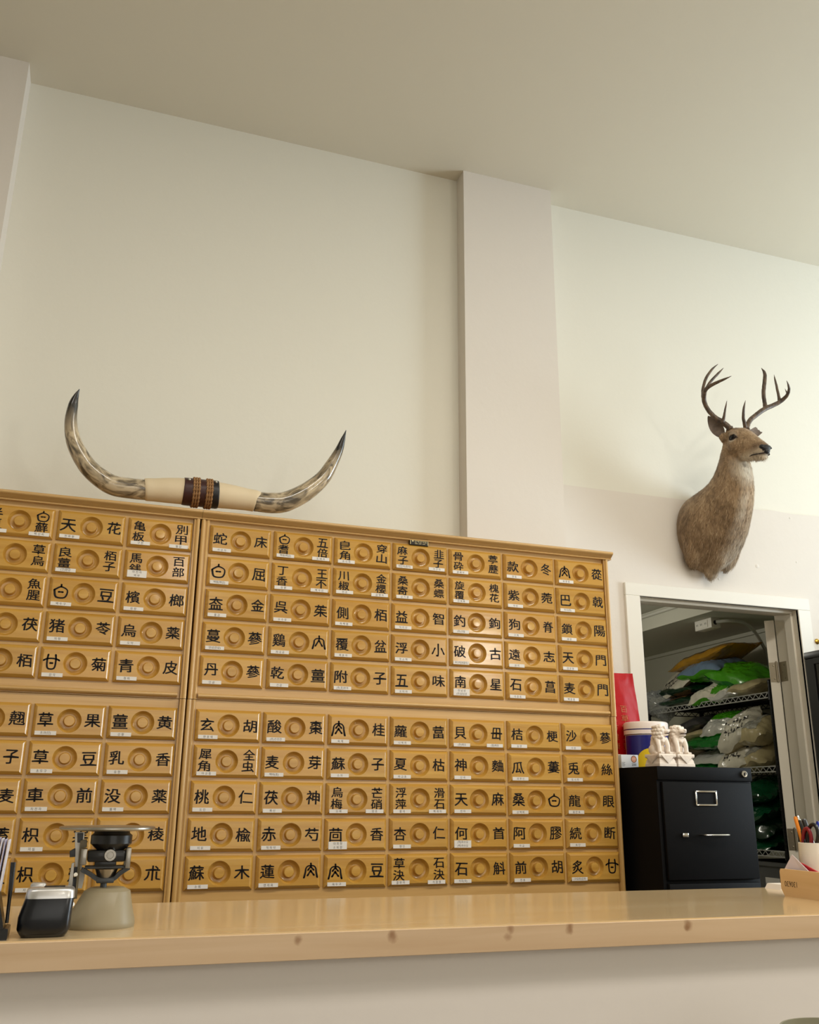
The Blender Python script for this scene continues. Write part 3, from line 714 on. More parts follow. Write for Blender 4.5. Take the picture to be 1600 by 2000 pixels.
# short hair lying along the coat
rnd = random.Random(5); bm = bmesh.new(); lp = bm.verts.layers.float.new('pale'); ld = bm.verts.layers.float.new('dark')
me.calc_loop_triangles()
polys = [p for p in me.polygons if p.center.y < -.008]
wts = [p.area for p in polys]
for p in rnd.choices(polys, wts, k=9000):
    q = Vector((p.center.x, p.center.y+DW, p.center.z+DO.z-2.02)); c = p.center + Vector((rnd.uniform(-.003, .003),)*3)
    headp = q.z > .575 and q.y < .16
    if headp and min((p.center-e).length for e in EYE) < .02: continue
    nrm = p.normal
    if headp: flow = Vector((0, .9, -.1)); ln = rnd.uniform(.005, .009)
    else: flow = Vector((q.x*1.5, .35, -1)); ln = rnd.uniform(.012, .022)
    if not headp and q.z < .30: ln *= 1.35
    flow = (flow + Vector((rnd.uniform(-.3, .3), rnd.uniform(-.3, .3), rnd.uniform(-.2, .2)))); flow = (flow-nrm*flow.dot(nrm)).normalized()
    side = nrm.cross(flow)*.0009
    a = c - nrm*.001; m_ = c + flow*ln*.55 + nrm*ln*.13; t_ = c + flow*ln + nrm*ln*.18
    if t_.y > -.003: continue
    vs = [bm.verts.new(a-side), bm.verts.new(a+side), bm.verts.new(m_+side*.8), bm.verts.new(m_-side*.8), bm.verts.new(t_)]
    iv = p.vertices[0]
    for w in vs: w[lp] = pv[iv]; w[ld] = dv[iv]
    bm.faces.new((vs[0], vs[1], vs[2], vs[3])); bm.faces.new((vs[3], vs[2], vs[4]))
hair = obj('hair', bm, M_furs, body, 0, normals=False); hair['kind'] = 'stuff'
# eyes, nose, mouth, ears
M_eye = mat('glass_eye', (5,4,4), .12, spec=.3)
M_nose = mat('deer_nose', (22,20,22), .4, bump=.25, bscale=400)
M_lip = mat('deer_lip', (40,26,22), .6)
for s, e in zip((-1, 1), EYE):
    bm = bmesh.new(); ell(bm, e + Vector((-s*.0055, 0, 0)), (.0130, .0165, .0128), seg=20)
    eo = obj('eye', bm, M_eye, DEER)
    bm = bmesh.new()
    # lids: a dark rim with its tear line running forward and down
    rim = [e + Vector((s*.0005, .0175*math.cos(a), .0125*math.sin(a)+.003*math.cos(a)*0)) for a in [i*PI/10 for i in range(20)]]
    tube(bm, rim+[rim[0]], .0027, 8)
    tube(bm, spline([e+Vector((s*.0005, -.0155, .001)), e+Vector((-s*.001, -.022, -.004)), e+Vector((-s*.004, -.029, -.011))], 4), lerps([.0038, .0034, .0012], 4), 8)
    obj('eyelid', bm, M_lip, DEER)
bm = bmesh.new()
ell(bm, D(0, -.066, .588), (.021, .016, .017)); ell(bm, D(0, -.071, .574), (.013, .010, .012))
for s in (-1, 1): ell(bm, D(s*.016, -.060, .594), (.011, .015, .012))
nose = sculpt('nose', bm, M_nose, DEER, voxel=.0022, it=3)
bm = bmesh.new()
for s in (-1, 1): ell(bm, D(s*.0225, -.0665, .593), (.0055, .008, .0045), Quaternion((1, 0, 0), .5))
obj('nostrils', bm, mat('nostril', (4,4,4), .7), nose)
bm = bmesh.new()
for s in (-1, 1):
    tube(bm, spline([D(s*.004, -.073, .568), D(s*.0195, -.060, .5665), D(s*.0255, -.040, .5695), D(s*.0275, -.015, .5745), D(s*.029, .004, .574)], 5), lerps([.0026, .0028, .0026, .003, .0008], 5), 8)
obj('mouth', bm, M_lip, DEER)
M_ear = mat('ear_hide', (112,92,78), .8, var=.18, vscale=60, bump=.2, bscale=140); M_earin = mat('ear_inside', (112,98,88), .85, var=.35, vscale=40)
def ear(s, length, w, tip, cut=False):
    """cupped leaf: outer skin and paler hollow"""
    root = D(s*.058, .125, .708); ax = (tip-root); L0 = ax.length; ax.normalize()
    back = Vector((.55, .8, .12)); back = (back-ax*back.dot(ax)).normalized(); sd = ax.cross(back).normalized()
    bm = bmesh.new(); NU, NV = 18, 14; lays = []
    for shell in (0, 1):
        g = []
        for i in range(NU+1):
            t = i/NU; wd = w*(math.sin(PI*min(1, t*.93+.07)**.80)**.75)*(1 if t < .95 else .8)
            if cut: wd = w*(.75+.35*math.sin(t*PI*.8)); 
            row = []
            for j in range(NV+1):
                a = (j/NV-.5)*2; fold = 1.25*(1-t*.45)
                x = math.sin(a*fold)*wd/ max(.4, math.sin(min(fold, PI/2))); dpt = -math.cos(a*fold)*wd*.75 + wd*.4
                jag = (.0025*math.sin(j*1.3) if cut and i == NU else 0)
                row.append(bm.verts.new(root + ax*(t*L0+jag) + sd*x - back*(dpt) + back*(.0022 if shell == 0 else 0)))
            g.append(row)
        for i in range(NU):
            for j in range(NV):
                f = bm.faces.new((g[i][j], g[i][j+1], g[i+1][j+1], g[i+1][j])); f.material_index = shell
        lays.append(g)
    a, b = lays
    edge = lambda g: [g[i][0] for i in range(NU+1)] + g[NU][1:] + [g[i][NV] for i in range(NU-1, -1, -1)]
    A, B2 = edge(a), edge(b)
    for i in range(len(A)-1): bm.faces.new((A[i], A[i+1], B2[i+1], B2[i]))
    return obj('ear', bm, [M_ear, M_earin], DEER, 60)
pR = aty(1383, 812, .145); ear(-1, .1, .027, pR-DO)
pL = aty(1484, 838, .15); tag(ear(1, .06, .020, pL-DO, True), 'cropped ear half hidden behind the antler')
# antlers, a beam and its tines on either side
M_ant = bpy.data.materials.new('antler_bone'); M_ant.use_nodes = True
nt = M_ant.node_tree; N = nt.nodes.new; L = nt.links.new; bs = nt.nodes['Principled BSDF']
tc = N('ShaderNodeTexCoord'); mp = N('ShaderNodeMapping'); mp.inputs['Scale'].default_value = (90, 90, 22); L(tc.outputs['Object'], mp.inputs['Vector'])
n = N('ShaderNodeTexNoise'); n.inputs['Scale'].default_value = 1; n.inputs['Detail'].default_value = 6; L(mp.outputs[0], n.inputs['Vector'])
c = N('ShaderNodeValToRGB'); c.color_ramp.elements[0].position = .32; c.color_ramp.elements[0].color = srgb(50,36,28); c.color_ramp.elements[1].position = .72; c.color_ramp.elements[1].color = srgb(110,88,66)
L(n.outputs['Fac'], c.inputs['Fac']); L(c.outputs[0], bs.inputs['Base Color']); bs.inputs['Roughness'].default_value = .45
bp = N('ShaderNodeBump'); bp.inputs['Strength'].default_value = .4; bp.inputs['Distance'].default_value = .003; L(n.outputs['Fac'], bp.inputs['Height']); L(bp.outputs[0], bs.inputs['Normal'])
def A(zx, zy, y): return aty(1350+zx*.125, 700+zy*.125, y) - DO
PXM = .00027                                                  # one zoomed pixel is about this many metres out there
def branch(bm, pts, rads, n=7):
    P = spline([A(*p) for p in pts], n); R = [r*PXM for r in lerps(rads, n)]
    P2 = []
    for i, p in enumerate(P):
        P2.append(p + Vector((noise.noise(p*90), noise.noise(p*90+Vector((9, 0, 0))), 0))*R[i]*.12)
    tube(bm, P2, R, 12)
def burr(bm, c, ax, r):
    rng = random.Random(2)
    for i in range(16):
        a = i*PI/8; u = ax.orthogonal().normalized(); v = ax.cross(u)
        ell(bm, c+(u*math.cos(a)+v*math.sin(a))*r+ax*rng.uniform(-.003, .003), (.0055, .0055, .0055), seg=8)
# right antler of the deer (left in the photo)
bm = bmesh.new()
branch(bm, [(615,1115,.092),(560,1050,.097),(480,990,.105),(350,900,.118),(245,770,.122),(203,650,.112),(205,555,.092)], [44,46,45,38,36,37,36])
branch(bm, [(205,575,.096),(222,500,.075),(290,435,.045),(400,378,.01),(520,325,-.025),(645,270,-.05)], [34,34,30,26,19,3])
branch(bm, [(195,610,.104),(185,520,.11),(195,430,.115),(240,300,.125),(330,170,.13),(432,80,.13)], [34,27,25,25,20,3])
branch(bm, [(222,505,.082),(265,420,.08),(330,335,.075),(430,230,.068),(515,142,.06)], [22,23,23,20,3])
branch(bm, [(490,1000,.10),(512,930,.09),(525,850,.08),(545,740,.07),(565,640,.06)], [34,25,19,13,2])
burr(bm, A(605,1095,.093), (A(560,1050,.097)-A(615,1115,.092)).normalized(), .0105)
sculpt('antler', bm, M_ant, DEER, voxel=.0018, it=1, fac=.3)
bm = bmesh.new()
branch(bm, [(868,1115,.090),(880,1050,.094),(925,965,.10),(1010,890,.105),(1150,790,.105),(1280,735,.10),(1400,670,.085),(1490,590,.06),(1530,500,.03),(1522,420,.01),(1490,340,-.01)], [46,42,40,40,42,38,36,30,24,17,3])
branch(bm, [(1165,790,.105),(1150,690,.11),(1132,560,.115),(1145,400,.118),(1155,270,.12),(1140,210,.12),(1095,145,.12)], [40,33,33,33,31,24,3])
branch(bm, [(1385,675,.09),(1370,590,.092),(1340,450,.095),(1315,340,.095),(1295,250,.095)], [34,24,21,16,3])
branch(bm, [(1508,560,.05),(1490,520,.05),(1465,468,.05)], [16,12,3])
branch(bm, [(850,1085,.086),(830,1000,.078),(816,890,.07),(828,760,.06),(855,640,.05)], [34,28,24,18,2])
burr(bm, A(866,1100,.091), (A(880,1050,.094)-A(868,1115,.090)).normalized(), .0105)
sculpt('antler', bm, M_ant, DEER, voxel=.0018, it=1, fac=.3)
# ------------------------------------------------------------------ filing cabinet and what stands on it
M_bmet = mat('black_enamel_steel', (8,8,10), .6, spec=.14, bump=.03, bscale=300)
M_chr = mat('chrome', (205,203,198), .16, metal=1)
CX0, CX1, CY0, CY1, CZ = 1.404, 1.784, -.19, .375, 1.327
fc = thing('filing_cabinet', 'tall black steel filing cabinet standing between the herb chest and the doorway', 'filing cabinet', ((CX0+CX1)/2, (CY0+CY1)/2, 0))
o = Vector(fc.location)
def F(nm, bm, m, par=fc, sm=35): xf(bm, bm.verts, Matrix.Translation(-o)); return obj(nm, bm, m, par, sm)
bm = bmesh.new(); box(bm, CX0, CX1, CY0+.006, CY1, 0, CZ, bev=.003); F('cabinet_body', bm, M_bmet)
bm = bmesh.new(); box(bm, CX0, CX1, CY0-.002, CY0+.01, CZ-.045, CZ, bev=.003); F('top_rail', bm, M_bmet)
bm = bmesh.new(); lathe(bm, [(0, -.01), (.0125, -.01), (.0125, .003), (.0105, .006), (.0075, .0065), (.007, .004), (0, .004)], 28, Matrix.Translation((1.752, CY0-.001, CZ-.021)) @ Matrix.Rotation(PI/2, 4, 'X'))
lk = F('lock', bm, M_chr)
bm = bmesh.new(); box(bm, 1.7505, 1.7535, CY0-.0075, CY0-.004, CZ-.026, CZ-.016); F('keyhole', bm, M_dark, lk)
bm = bmesh.new()
for i in range(4):
    zt_ = CZ-.050-i*.318
    pass
bm.free()
for i in range(4):
    zt_ = CZ-.050-i*.318; zb_ = zt_-.308
    bm = bmesh.new(); box(bm, CX0+.012, CX1-.012, CY0-.010, CY0+.01, zb_, zt_, bev=.004); d = F('drawer', bm, M_bmet)
    bm = bmesh.new(); cx, cz = 1.582, zt_-.052
    for b in ((cx-.043, cx+.043, cz+.019, cz+.0245), (cx-.043, cx+.043, cz-.0245, cz-.019), (cx-.043, cx-.0375, cz-.0245, cz+.0245), (cx+.0375, cx+.043, cz-.0245, cz+.0245)): box(bm, b[0], b[1], CY0-.014, CY0-.009, b[2], b[3], bev=.0012)
    F('label_holder', bm, M_chr, d)
    bm = bmesh.new(); cz = zt_-.168
    hx0, hx1 = 1.548, 1.652
    tube(bm, spline([(hx0, CY0-.008, cz), (hx0+.006, CY0-.028, cz), (hx0+.016, CY0-.034, cz), ((hx0+hx1)/2, CY0-.036, cz), (hx1-.016, CY0-.034, cz), (hx1-.006, CY0-.028, cz), (hx1, CY0-.008, cz)], 5), .0062, 12, flat=.6); F('pull_handle', bm, M_chr, d)
    bm = bmesh.new(); box(bm, 1.474, 1.497, CY0-.020, CY0-.008, cz-.007, cz+.006, bev=.002); F('thumb_latch', bm, M_chr, d)
# pair of carved stone lions
M_stone = mat('carved_marble', (232,218,204), .55, bump=.12, bscale=120, var=.05, vscale=30)
def lion(label, loc, rz, face):
    """seated guardian lion on a cloth-draped plinth; its front looks to -y before turning, face = turn of the head"""
    t = thing('guardian_lion', label, 'statue', loc, rz)
    bm = bmesh.new(); w, dp = .034, .045
    # plinth: foot, waist, lip
    for (k, z) in ((0, 0),): pass
    lv = [(1.0, 0), (1.0, .012), (.96, .014), (.93, .022), (.84, .030), (.98, .034), (1.0, .036), (1.0, .042), (.97, .045)]
    rings = []
    for k, z in lv: rings.append([bm.verts.new((sx*(w*k), sy*(dp*k if k > .9 else dp*k), z)) for sx, sy in ((-1,-1),(1,-1),(1,1),(-1,1))])
    for a, b in zip(rings, rings[1:]):
        for q in range(4): bm.faces.new((a[q], a[(q+1) % 4], b[(q+1) % 4], b[q]))
    bm.faces.new(rings[0][::-1]); bm.faces.new(rings[-1])
    # hanging cloth points
    for (M, hw) in ((Matrix.Translation((0, -dp, 0)), w), (Matrix.Translation((-w, 0, 0)) @ Matrix.Rotation(-PI/2, 4, 'Z'), dp), (Matrix.Translation((w, 0, 0)) @ Matrix.Rotation(PI/2, 4, 'Z'), dp), (Matrix.Translation((0, dp, 0)) @ Matrix.Rotation(PI, 4, 'Z'), w)):
        prism(bm, [(-hw*.78, .040), (hw*.78, .040), (0, .013)], -.0028, .006, 'y', M=M)
    obj('plinth', bm, M_stone, t, 30)
    bm = bmesh.new(); E = lambda c, r, q=None: ell(bm, c, r, q, 16)
    X = lambda a: Quaternion((1, 0, 0), a)
    E((0, .016, .075), (.024, .022, .034), X(-.25)); E((0, -.003, .092), (.021, .018, .028), X(.15))       # trunk and chest
    E((0, .026, .058), (.027, .020, .018))                                                                # haunches
    for s in (-1, 1):
        E((s*.021, .016, .060), (.010, .018, .017), X(.3)); tube(bm, [(s*.022, .008, .05), (s*.022, -.010, .048)], [.007, .0075], 10); E((s*.022, -.012, .0475), (.0085, .011, .0055))
        tube(bm, spline([(s*.016, -.010, .098), (s*.018, -.020, .078), (s*.0175, -.023, .060), (s*.0175, -.025, .048)], 4), lerps([.0105, .0088, .0075, .0078], 4), 10)
        E((s*.0175, -.030, .048), (.0092, .0125, .0062))
        for q in (-.0055, 0, .0055): E((s*.0175+q, -.040, .0475), (.0032, .0045, .0045))
    E((0, -.017, .093), (.0185, .0075, .010)); E((0, -.0235, .087), (.005, .004, .005))                    # collar and bell
    E((0, -.002, .064), (.018, .014, .022))
    E((0, .036, .078), (.008, .009, .022), X(.2)); E((0, .036, .10), (.010, .008, .012))                   # tail
    R = Quaternion((0, 0, 1), face); H = Vector((0, -.006, .124))
    def h(c, r, q=None): ell(bm, H + R @ Vector(c), r, R @ q if q is not None else R, 16)
    h((0, 0, 0), (.0195, .0195, .0185)); h((0, -.020, -.001), (.0165, .0150, .0085)); h((0, -.019, -.0145), (.0145, .0125, .0042), X(-.22))
    h((0, -.0325, .003), (.0075, .0055, .0050)); h((0, -.013, .011), (.0165, .008, .005), X(.3))
    for s in (-1, 1):
        h((s*.009, -.017, .0075), (.0050, .0045, .0042)); h((s*.009, -.0135, .0135), (.0075, .0055, .0042)); h((s*.0185, -.004, .011), (.0045, .0035, .006))
    rg = random.Random(4)
    for j in range(4):                                                                                    # curls of the mane
        nn = 9 if j % 2 else 8
        for i in range(nn):
            a = -PI*.13 + (i+(.0 if j % 2 else .5))*(PI*1.26)/8.5; zz = .013-.0115*j; rr_ = .0205*math.cos(max(-1, (zz+.004)/.036)); k = rg.uniform(.85, 1.2)
            h((math.cos(a)*rr_*1.05, math.sin(a)*rr_+.004, zz), (.0066*k, .0066*k, .0060*k))
    for i in range(5): h((-.012+.006*i, .002, .0185), (.0052, .0075, .0045))
    sculpt('lion', bm, M_stone, t, voxel=.0012, it=3, fac=.4)
    bm = bmesh.new()
    ell(bm, H + R @ Vector((0, -.0245, -.0095)), (.0125, .0085, .0022), R, 12); obj('mouth_opening', bm, mat('stone_recess', (70,48,40), .8), t)
    return t
lion('white stone guardian lion with head turned sideways, left of the pair on the filing cabinet', (1.4985, -.075, CZ), 0, 1.25)
lion('white stone guardian lion facing the front, right one of the pair on the filing cabinet', (1.5735, -.075, CZ), 0, .25)
# red carrier bag leaning in the corner
M_red = mat('red_plastic_bag', (170,6,12), .4, spec=.25, bump=.12, bscale=24)
M_gold = mat('dull_gold_print', (176,92,44), .5)
rb = thing('red_bag', 'tall red plastic carrier bag with faded gold lettering standing behind the white tub', 'bag', (1.535, .27, CZ))
bm = bmesh.new(); NX, NZ = 22, 36
def rbag(u, v, s):
    wd = .118 + .006*math.sin(v*4); bul = .020*(1-u*u)*(1-abs(2*v-1)**4)*(.6+.4*(1-v)) + .002
    cr = .0045*noise.noise(Vector((u*2.2+v*3, v*5-u*2, s*3)))+.003*noise.noise(Vector((u*6, v*11, s*7)))
    return Vector((u*wd - .004*v, s*(bul+abs(cr)) + .03*v + .004*math.sin(u*5+v*4), .375*v + .004*u*(v > .9)))
G = {}
for s in (-1, 1):
    for i in range(NX+1):
        for j in range(NZ+1): G[s, i, j] = bm.verts.new(rbag(2*i/NX-1, j/NZ, s))
    for i in range(NX):
        for j in range(NZ): bm.faces.new((G[s,i,j], G[s,i+1,j], G[s,i+1,j+1], G[s,i,j+1]))
bmesh.ops.remove_doubles(bm, verts=bm.verts, dist=.0001)
E_ = [(0, j) for j in range(NZ+1)]
for j in range(NZ):
    for i in (0, NX):
        try: bm.faces.new((G[-1,i,j], G[1,i,j], G[1,i,j+1], G[-1,i,j+1]))
        except (ValueError, ReferenceError): pass
obj('bag_skin', bm, M_red, rb, 60)
bm = bmesh.new()
for k, (txt, u) in enumerate((('真心感謝顧客', -.45), ('韓薬方健康', -.05), ('百草堂之寶', .35))):
    for q, ch in enumerate(txt):
        V, Fc, gw, gh = glyphs(ch, .004)
        vs = [bm.verts.new(rbag(u+.26*v.x/gw, .62-.095*q+.07*v.y/gh, -1)+Vector((0, -.0016, 0))) for v in V]
        for f in Fc: bm.faces.new([vs[i] for i in f])
obj('printed_lettering', bm, M_gold, rb, 0)
# plastic tub
M_wlid = mat('white_tub_lid', (236,224,218), .35); M_blue = mat('blue_tub_label', (16,26,120), .3, coat=.3); M_yel = mat('yellow_print', (232,200,30), .35)
tb = thing('plastic_tub', 'white-lidded round plastic tub with blue and yellow label standing behind the stone lions', 'tub', (1.625, .20, CZ))
bm = bmesh.new(); lathe(bm, [(0, 0), (.076, 0), (.078, .003), (.0795, .125), (.0795, .128)], 48); obj('tub_body', bm, M_wlid, tb)
bm = bmesh.new(); lathe(bm, [(.0775, .131), (.0835, .131), (.0838, .1305), (.0838, .146)], 48); lathe(bm, [(.0838, .150), (.0838, .170), (.082, .1745), (.078, .177), (0, .178)], 48); obj('lid', bm, M_wlid, tb)
bm = bmesh.new(); lathe(bm, [(.0825, .1455), (.0825, .1505)], 48); obj('lid_seal', bm, M_blue, tb)
bm = bmesh.new(); n = 40; a0, a1 = -3.42, -.3
lo = [bm.verts.new((.0802*math.cos(a0+(a1-a0)*i/n), .0802*math.sin(a0+(a1-a0)*i/n), .003)) for i in range(n+1)]; hi = [bm.verts.new((v.co.x*1.006, v.co.y*1.006, .126)) for v in lo]
for i in range(n): bm.faces.new((lo[i], lo[i+1], hi[i+1], hi[i]))
lbq = obj('tub_label', bm, M_blue, tb)
bm = bmesh.new(); c0 = -2.0; n = 32
prev = None
for k in range(9):
    ring = []
    for i in range(n):
        a = 2*PI*i/n; r_ = .055*(k+.02)/8; z = max(.004, .022+r_*math.sin(a)); an = c0+r_*math.cos(a)/.0815; rr_ = .0803+.0005*z/.126+.0004; ring.append(bm.verts.new((rr_*math.cos(an), rr_*math.sin(an), z)))
    if prev:
        for i in range(n): bm.faces.new((prev[i], prev[(i+1) % n], ring[(i+1) % n], ring[i]))
    prev = ring
obj('yellow_disc', bm, M_yel, lbq, 0)
# small carton with a round emblem
M_box = mat('pale_carton', (214,218,224), .4); M_em1 = mat('bronze_ring', (120,84,60), .4); M_em2 = mat('emblem_peach', (226,160,130), .4)
sb = thing('carton', 'small pale carton with a round emblem and the number 200 at the chest corner', 'box', (1.432, .055, CZ))
bm = bmesh.new(); box(bm, -.030, .040, -.03, .03, 0, .046, bev=.0012); obj('carton_body', bm, M_box, sb)
bm = bmesh.new()
for r, y, mi in ((.0118, -.0303, 0), (.0095, -.0305, 1)):
    vs = [bm.verts.new((.0215+r*math.cos(2*PI*i/28), y, .0305+r*1.05*math.sin(2*PI*i/28))) for i in range(28)]; bm.faces.new(vs).material_index = mi
write(bm, 'NO', at_y(.0215, -.0307, .0315), .008, .02, mi=2)
obj('round_emblem', bm, [M_em1, M_em2, mat('emblem_white', (240,226,210), .5)], sb, 0, normals=False)
bm = bmesh.new(); write(bm, '200', at_y(.021, -.0304, .0115), .0125, .01)
for k in range(4): box(bm, -.028, -.018+.003*(k % 2), -.0304, -.0300, .006+.004*k, .0072+.004*k)
obj('carton_print', bm, M_dark, sb, 0, normals=False)
# little white box peeping out behind the carton
bm = bmesh.new(); box(bm, -.02, .02, -.014, .014, 0, .0505, bev=.001); q = obj('carton', bm, mat('cream_carton', (228,214,194), .5)); q.location = (1.427, .115, CZ)
tag(q, 'small cream carton peeping out behind the pale emblem carton', 'box')
# ------------------------------------------------------------------ wire shelving in the storeroom
M_wire = mat('black_wire', (26,26,28), .35, metal=.4); M_zinc = mat('bright_wire', (214,214,210), .3, metal=.6)
SX0, SX1, SY0, SY1 = 3.30, 3.735, 1.475, 2.735
sh = thing('wire_shelving', 'black wire shelving unit against the storeroom wall seen through the doorway', 'shelving', ((SX0+SX1)/2, (SY0+SY1)/2, 0))
o = Vector(sh.location)
def S(nm, bm, m, par=sh, sm=40): xf(bm, bm.verts, Matrix.Translation(-o)); return obj(nm, bm, m, par, sm)
def post(x, y):
    pr = [(0, 0), (.0125, 0)]
    z = .02
    while z < 1.885:
        pr += [(.0125, z), (.0108, z+.0012), (.0108, z+.003), (.0125, z+.0042)]; z += .0254
    pr += [(.0125, 1.89), (.009, 1.897), (0, 1.898)]
    bm = bmesh.new(); lathe(bm, pr, 12, Matrix.Translation((x, y, 0))); return S('post', bm, M_wire)
for x in (SX0, SX1):
    for y in (SY0, SY1): post(x, y)
SHZ = [1.826, 1.412, .956, .50]
def rim(bm, a, b, z):
    a, b = Vector(a), Vector(b); n = int((b-a).length/.052)
    up = Vector((0, 0, 1))
    tube(bm, [a+up*z, b+up*z], .0036, 6); tube(bm, [a+up*(z-.03), b+up*(z-.03)], .0036, 6)
    pts = []
    for i in range(n*2+1): pts.append(a+(b-a)*(i/(n*2))+up*(z-.002 if i % 2 else z-.028))
    for p, q in zip(pts, pts[1:]): tube(bm, [p, q], .0024, 5)
for z in SHZ:
    bm = bmesh.new()
    n = 46
    for i in range(n+1):
        y = SY0+.02+(SY1-SY0-.04)*i/n; tube(bm, [(SX0, y, z), (SX1, y, z)], .0016, 5)
    for x in (SX0+.14, SX0+.29): tube(bm, [(x, SY0, z-.004), (x, SY1, z-.004)], .003, 6)
    d = S('shelf', bm, M_wire)
    bm = bmesh.new(); rim(bm, (SX0, SY0, 0), (SX0, SY1, 0), z); xf(bm, bm.verts, Matrix.Translation(-o)); tag(obj('front_truss', bm, M_zinc, d), 'bright zigzag wire edge')
    bm = bmesh.new(); rim(bm, (SX1, SY0, 0), (SX1, SY1, 0), z); rim(bm, (SX0, SY0, 0), (SX1, SY0, 0), z); rim(bm, (SX0, SY1, 0), (SX1, SY1, 0), z); xf(bm, bm.verts, Matrix.Translation(-o)); obj('back_truss', bm, M_wire, d)
    bm = bmesh.new()
    for x in (SX0, SX1):
        for y in (SY0, SY1): lathe(bm, [(.0125, -.045), (.018, -.045), (.0155, .004), (.0125, .004)], 14, Matrix.Translation((x, y, z)))
    xf(bm, bm.verts, Matrix.Translation(-o)); obj('shelf_collars', bm, M_wire, d)
# ------------------------------------------------------------------ bags of herbs
def bagmat(name, col, rough=.22, coat=.4, trans=0., bump=.22, var=.12): return mat(name, col, rough, coat=coat, trans=trans, bump=bump, bscale=26, var=var, vscale=14)
G_lime = bagmat('lime_green_foil', (70,150,22)); G_green = bagmat('green_foil', (20,104,34)); G_dark = bagmat('dark_green_foil', (10,44,26)); G_pine = bagmat('pine_green_foil', (8,66,38))
G_yel = bagmat('amber_foil', (176,128,26)); G_blue = bagmat('slate_blue_film', (104,126,150)); G_beige = bagmat('beige_film', (176,162,122), .3); G_white = bagmat('white_film', (206,200,182), .3); G_grey = bagmat('dark_grey_film', (58,56,56), .28); G_brown = bagmat('brown_contents', (132,112,86), .5)
G_clear = mat('clear_film', (215,218,218), .08, coat=1., trans=.75, ior=1.12, bump=.4, bscale=22); G_print = mat('bag_print', (34,30,28), .5)
G_tan = bagmat('tan_label_film', (170,120,78), .3); G_silver = mat('silver_foil', (214,212,204), .25, metal=.35, bump=.5, bscale=30)
def pillow(u, v, s, L_, W_, H_, seed, crk):
    """u along the bag, v across, s the side: a stuffed pouch whose two ends are pressed into flat crimped seams"""
    e = 1-abs(u)**3.2; w = 1-abs(v)**3.5
    h = (max(e, 0)**.75)*(max(w, 0)**.6)
    k = Vector((u*1.7+seed*3.1, v*1.7, s*2+seed))
    kk = Vector((u*2.3+seed, v*3.6-u*1.2, s*3+seed*2))
    wr = noise.noise(k)*.28 + (.5-abs(noise.noise(kk)))*.36 + (.5-abs(noise.noise(kk*2.3+Vector((5, seed, 0)))))*.24*crk - .3
    z = s*H_/2*h*(1+.55*wr*crk) + (.25*H_*noise.noise(Vector((u*1.4+seed, v*1.3, 7))))*(1-h*.6)*crk
    edge = 1+.06*noise.noise(Vector((u*4, seed, v*4)))*crk
    x = u*L_/2*(1+.02*noise.noise(Vector((v*6, seed, 3)))); y = v*W_/2*edge*(1-.14*(abs(u)**6))
    if abs(u) > .9: z += .05*H_*math.sin(v*14+seed)*crk*(abs(u)-.9)*10
    return Vector((x, y, z))
def make_bag(label, c, L_, W_, H_, rot, mats, seed, crk=1., panel=None, print_=None, group=None, name='herb_bag', cat='bag'):
    """mats: film of the top and bottom side; panel: a band (u0,u1,v0,v1,material) of another film printed on the top; print_: dark marks"""
    t = thing(name, label, cat, c, 0, group); t.rotation_euler = rot
    bm = bmesh.new(); NU, NV = 46, 32; top, bot = mats
    for s in (1, -1):
        g = [[bm.verts.new(pillow(2*i/NU-1, 2*j/NV-1, s, L_, W_, H_, seed, crk)) for j in range(NV+1)] for i in range(NU+1)]
        for i in range(NU):
            for j in range(NV): bm.faces.new((g[i][j], g[i+1][j], g[i+1][j+1], g[i][j+1])).material_index = 0 if s == 1 else 1
    bmesh.ops.remove_doubles(bm, verts=bm.verts, dist=.0004)
    body = obj('pouch', bm, [top, bot], t, 28)
    if panel:
        u0, u1, v0, v1, pm = panel; bm = bmesh.new(); n = 22
        for s in (1,):
            g = [[bm.verts.new(pillow(u0+(u1-u0)*i/n, v0+(v1-v0)*j/n, s, L_, W_, H_, seed, crk)+Vector((0, 0, .0016*s))) for j in range(n+1)] for i in range(n+1)]
            for i in range(n):
                for j in range(n): bm.faces.new((g[i][j], g[i+1][j], g[i+1][j+1], g[i][j+1]))
        obj('front_label', bm, pm, t, 28)
    if print_:
        bm = bmesh.new(); rg = random.Random(seed)
        for (u0, v0, du, dv, num) in print_:
            for q in range(num):
                for k in range(3):
                    a = u0+q*du*1.5+rg.uniform(0, du*.55); b = v0+rg.uniform(-dv/2, dv/2); ww, hh = (du*.85, dv*.26) if k != 1 else (du*.28, dv*1.1)
                    vs = [bm.verts.new(pillow(a+x*ww, b+y*hh, 1, L_, W_, H_, seed, crk)+Vector((0, 0, .002))) for x, y in ((-.5,-.5),(.5,-.5),(.5,.5),(-.5,.5))]
                    bm.faces.new(vs)
        obj('printed_marks', bm, G_print, t, 0)
    return t
def bag(label, px0, px1, py0, py1, X, mats, seed, W_=.30, rot=(0, 0, 0), **kw):
    """a bag whose length lies along the shelf (room y); the photo extents fix its size at its own depth X"""
    ym = (py0+py1)/2; a = atx(px0, ym, X); b = atx(px1, ym, X); c = (a+b)/2
    H_ = (atx((px0+px1)/2, py0, X)-atx((px0+px1)/2, py1, X)).length
    return make_bag(label, c, abs(a.y-b.y), W_, H_*kw.pop('hk', 1.), (-rot[0]*1.25, -rot[1], PI/2+rot[2]), mats, seed, **kw)
GRP = 'bags of herbs on the wire shelves'
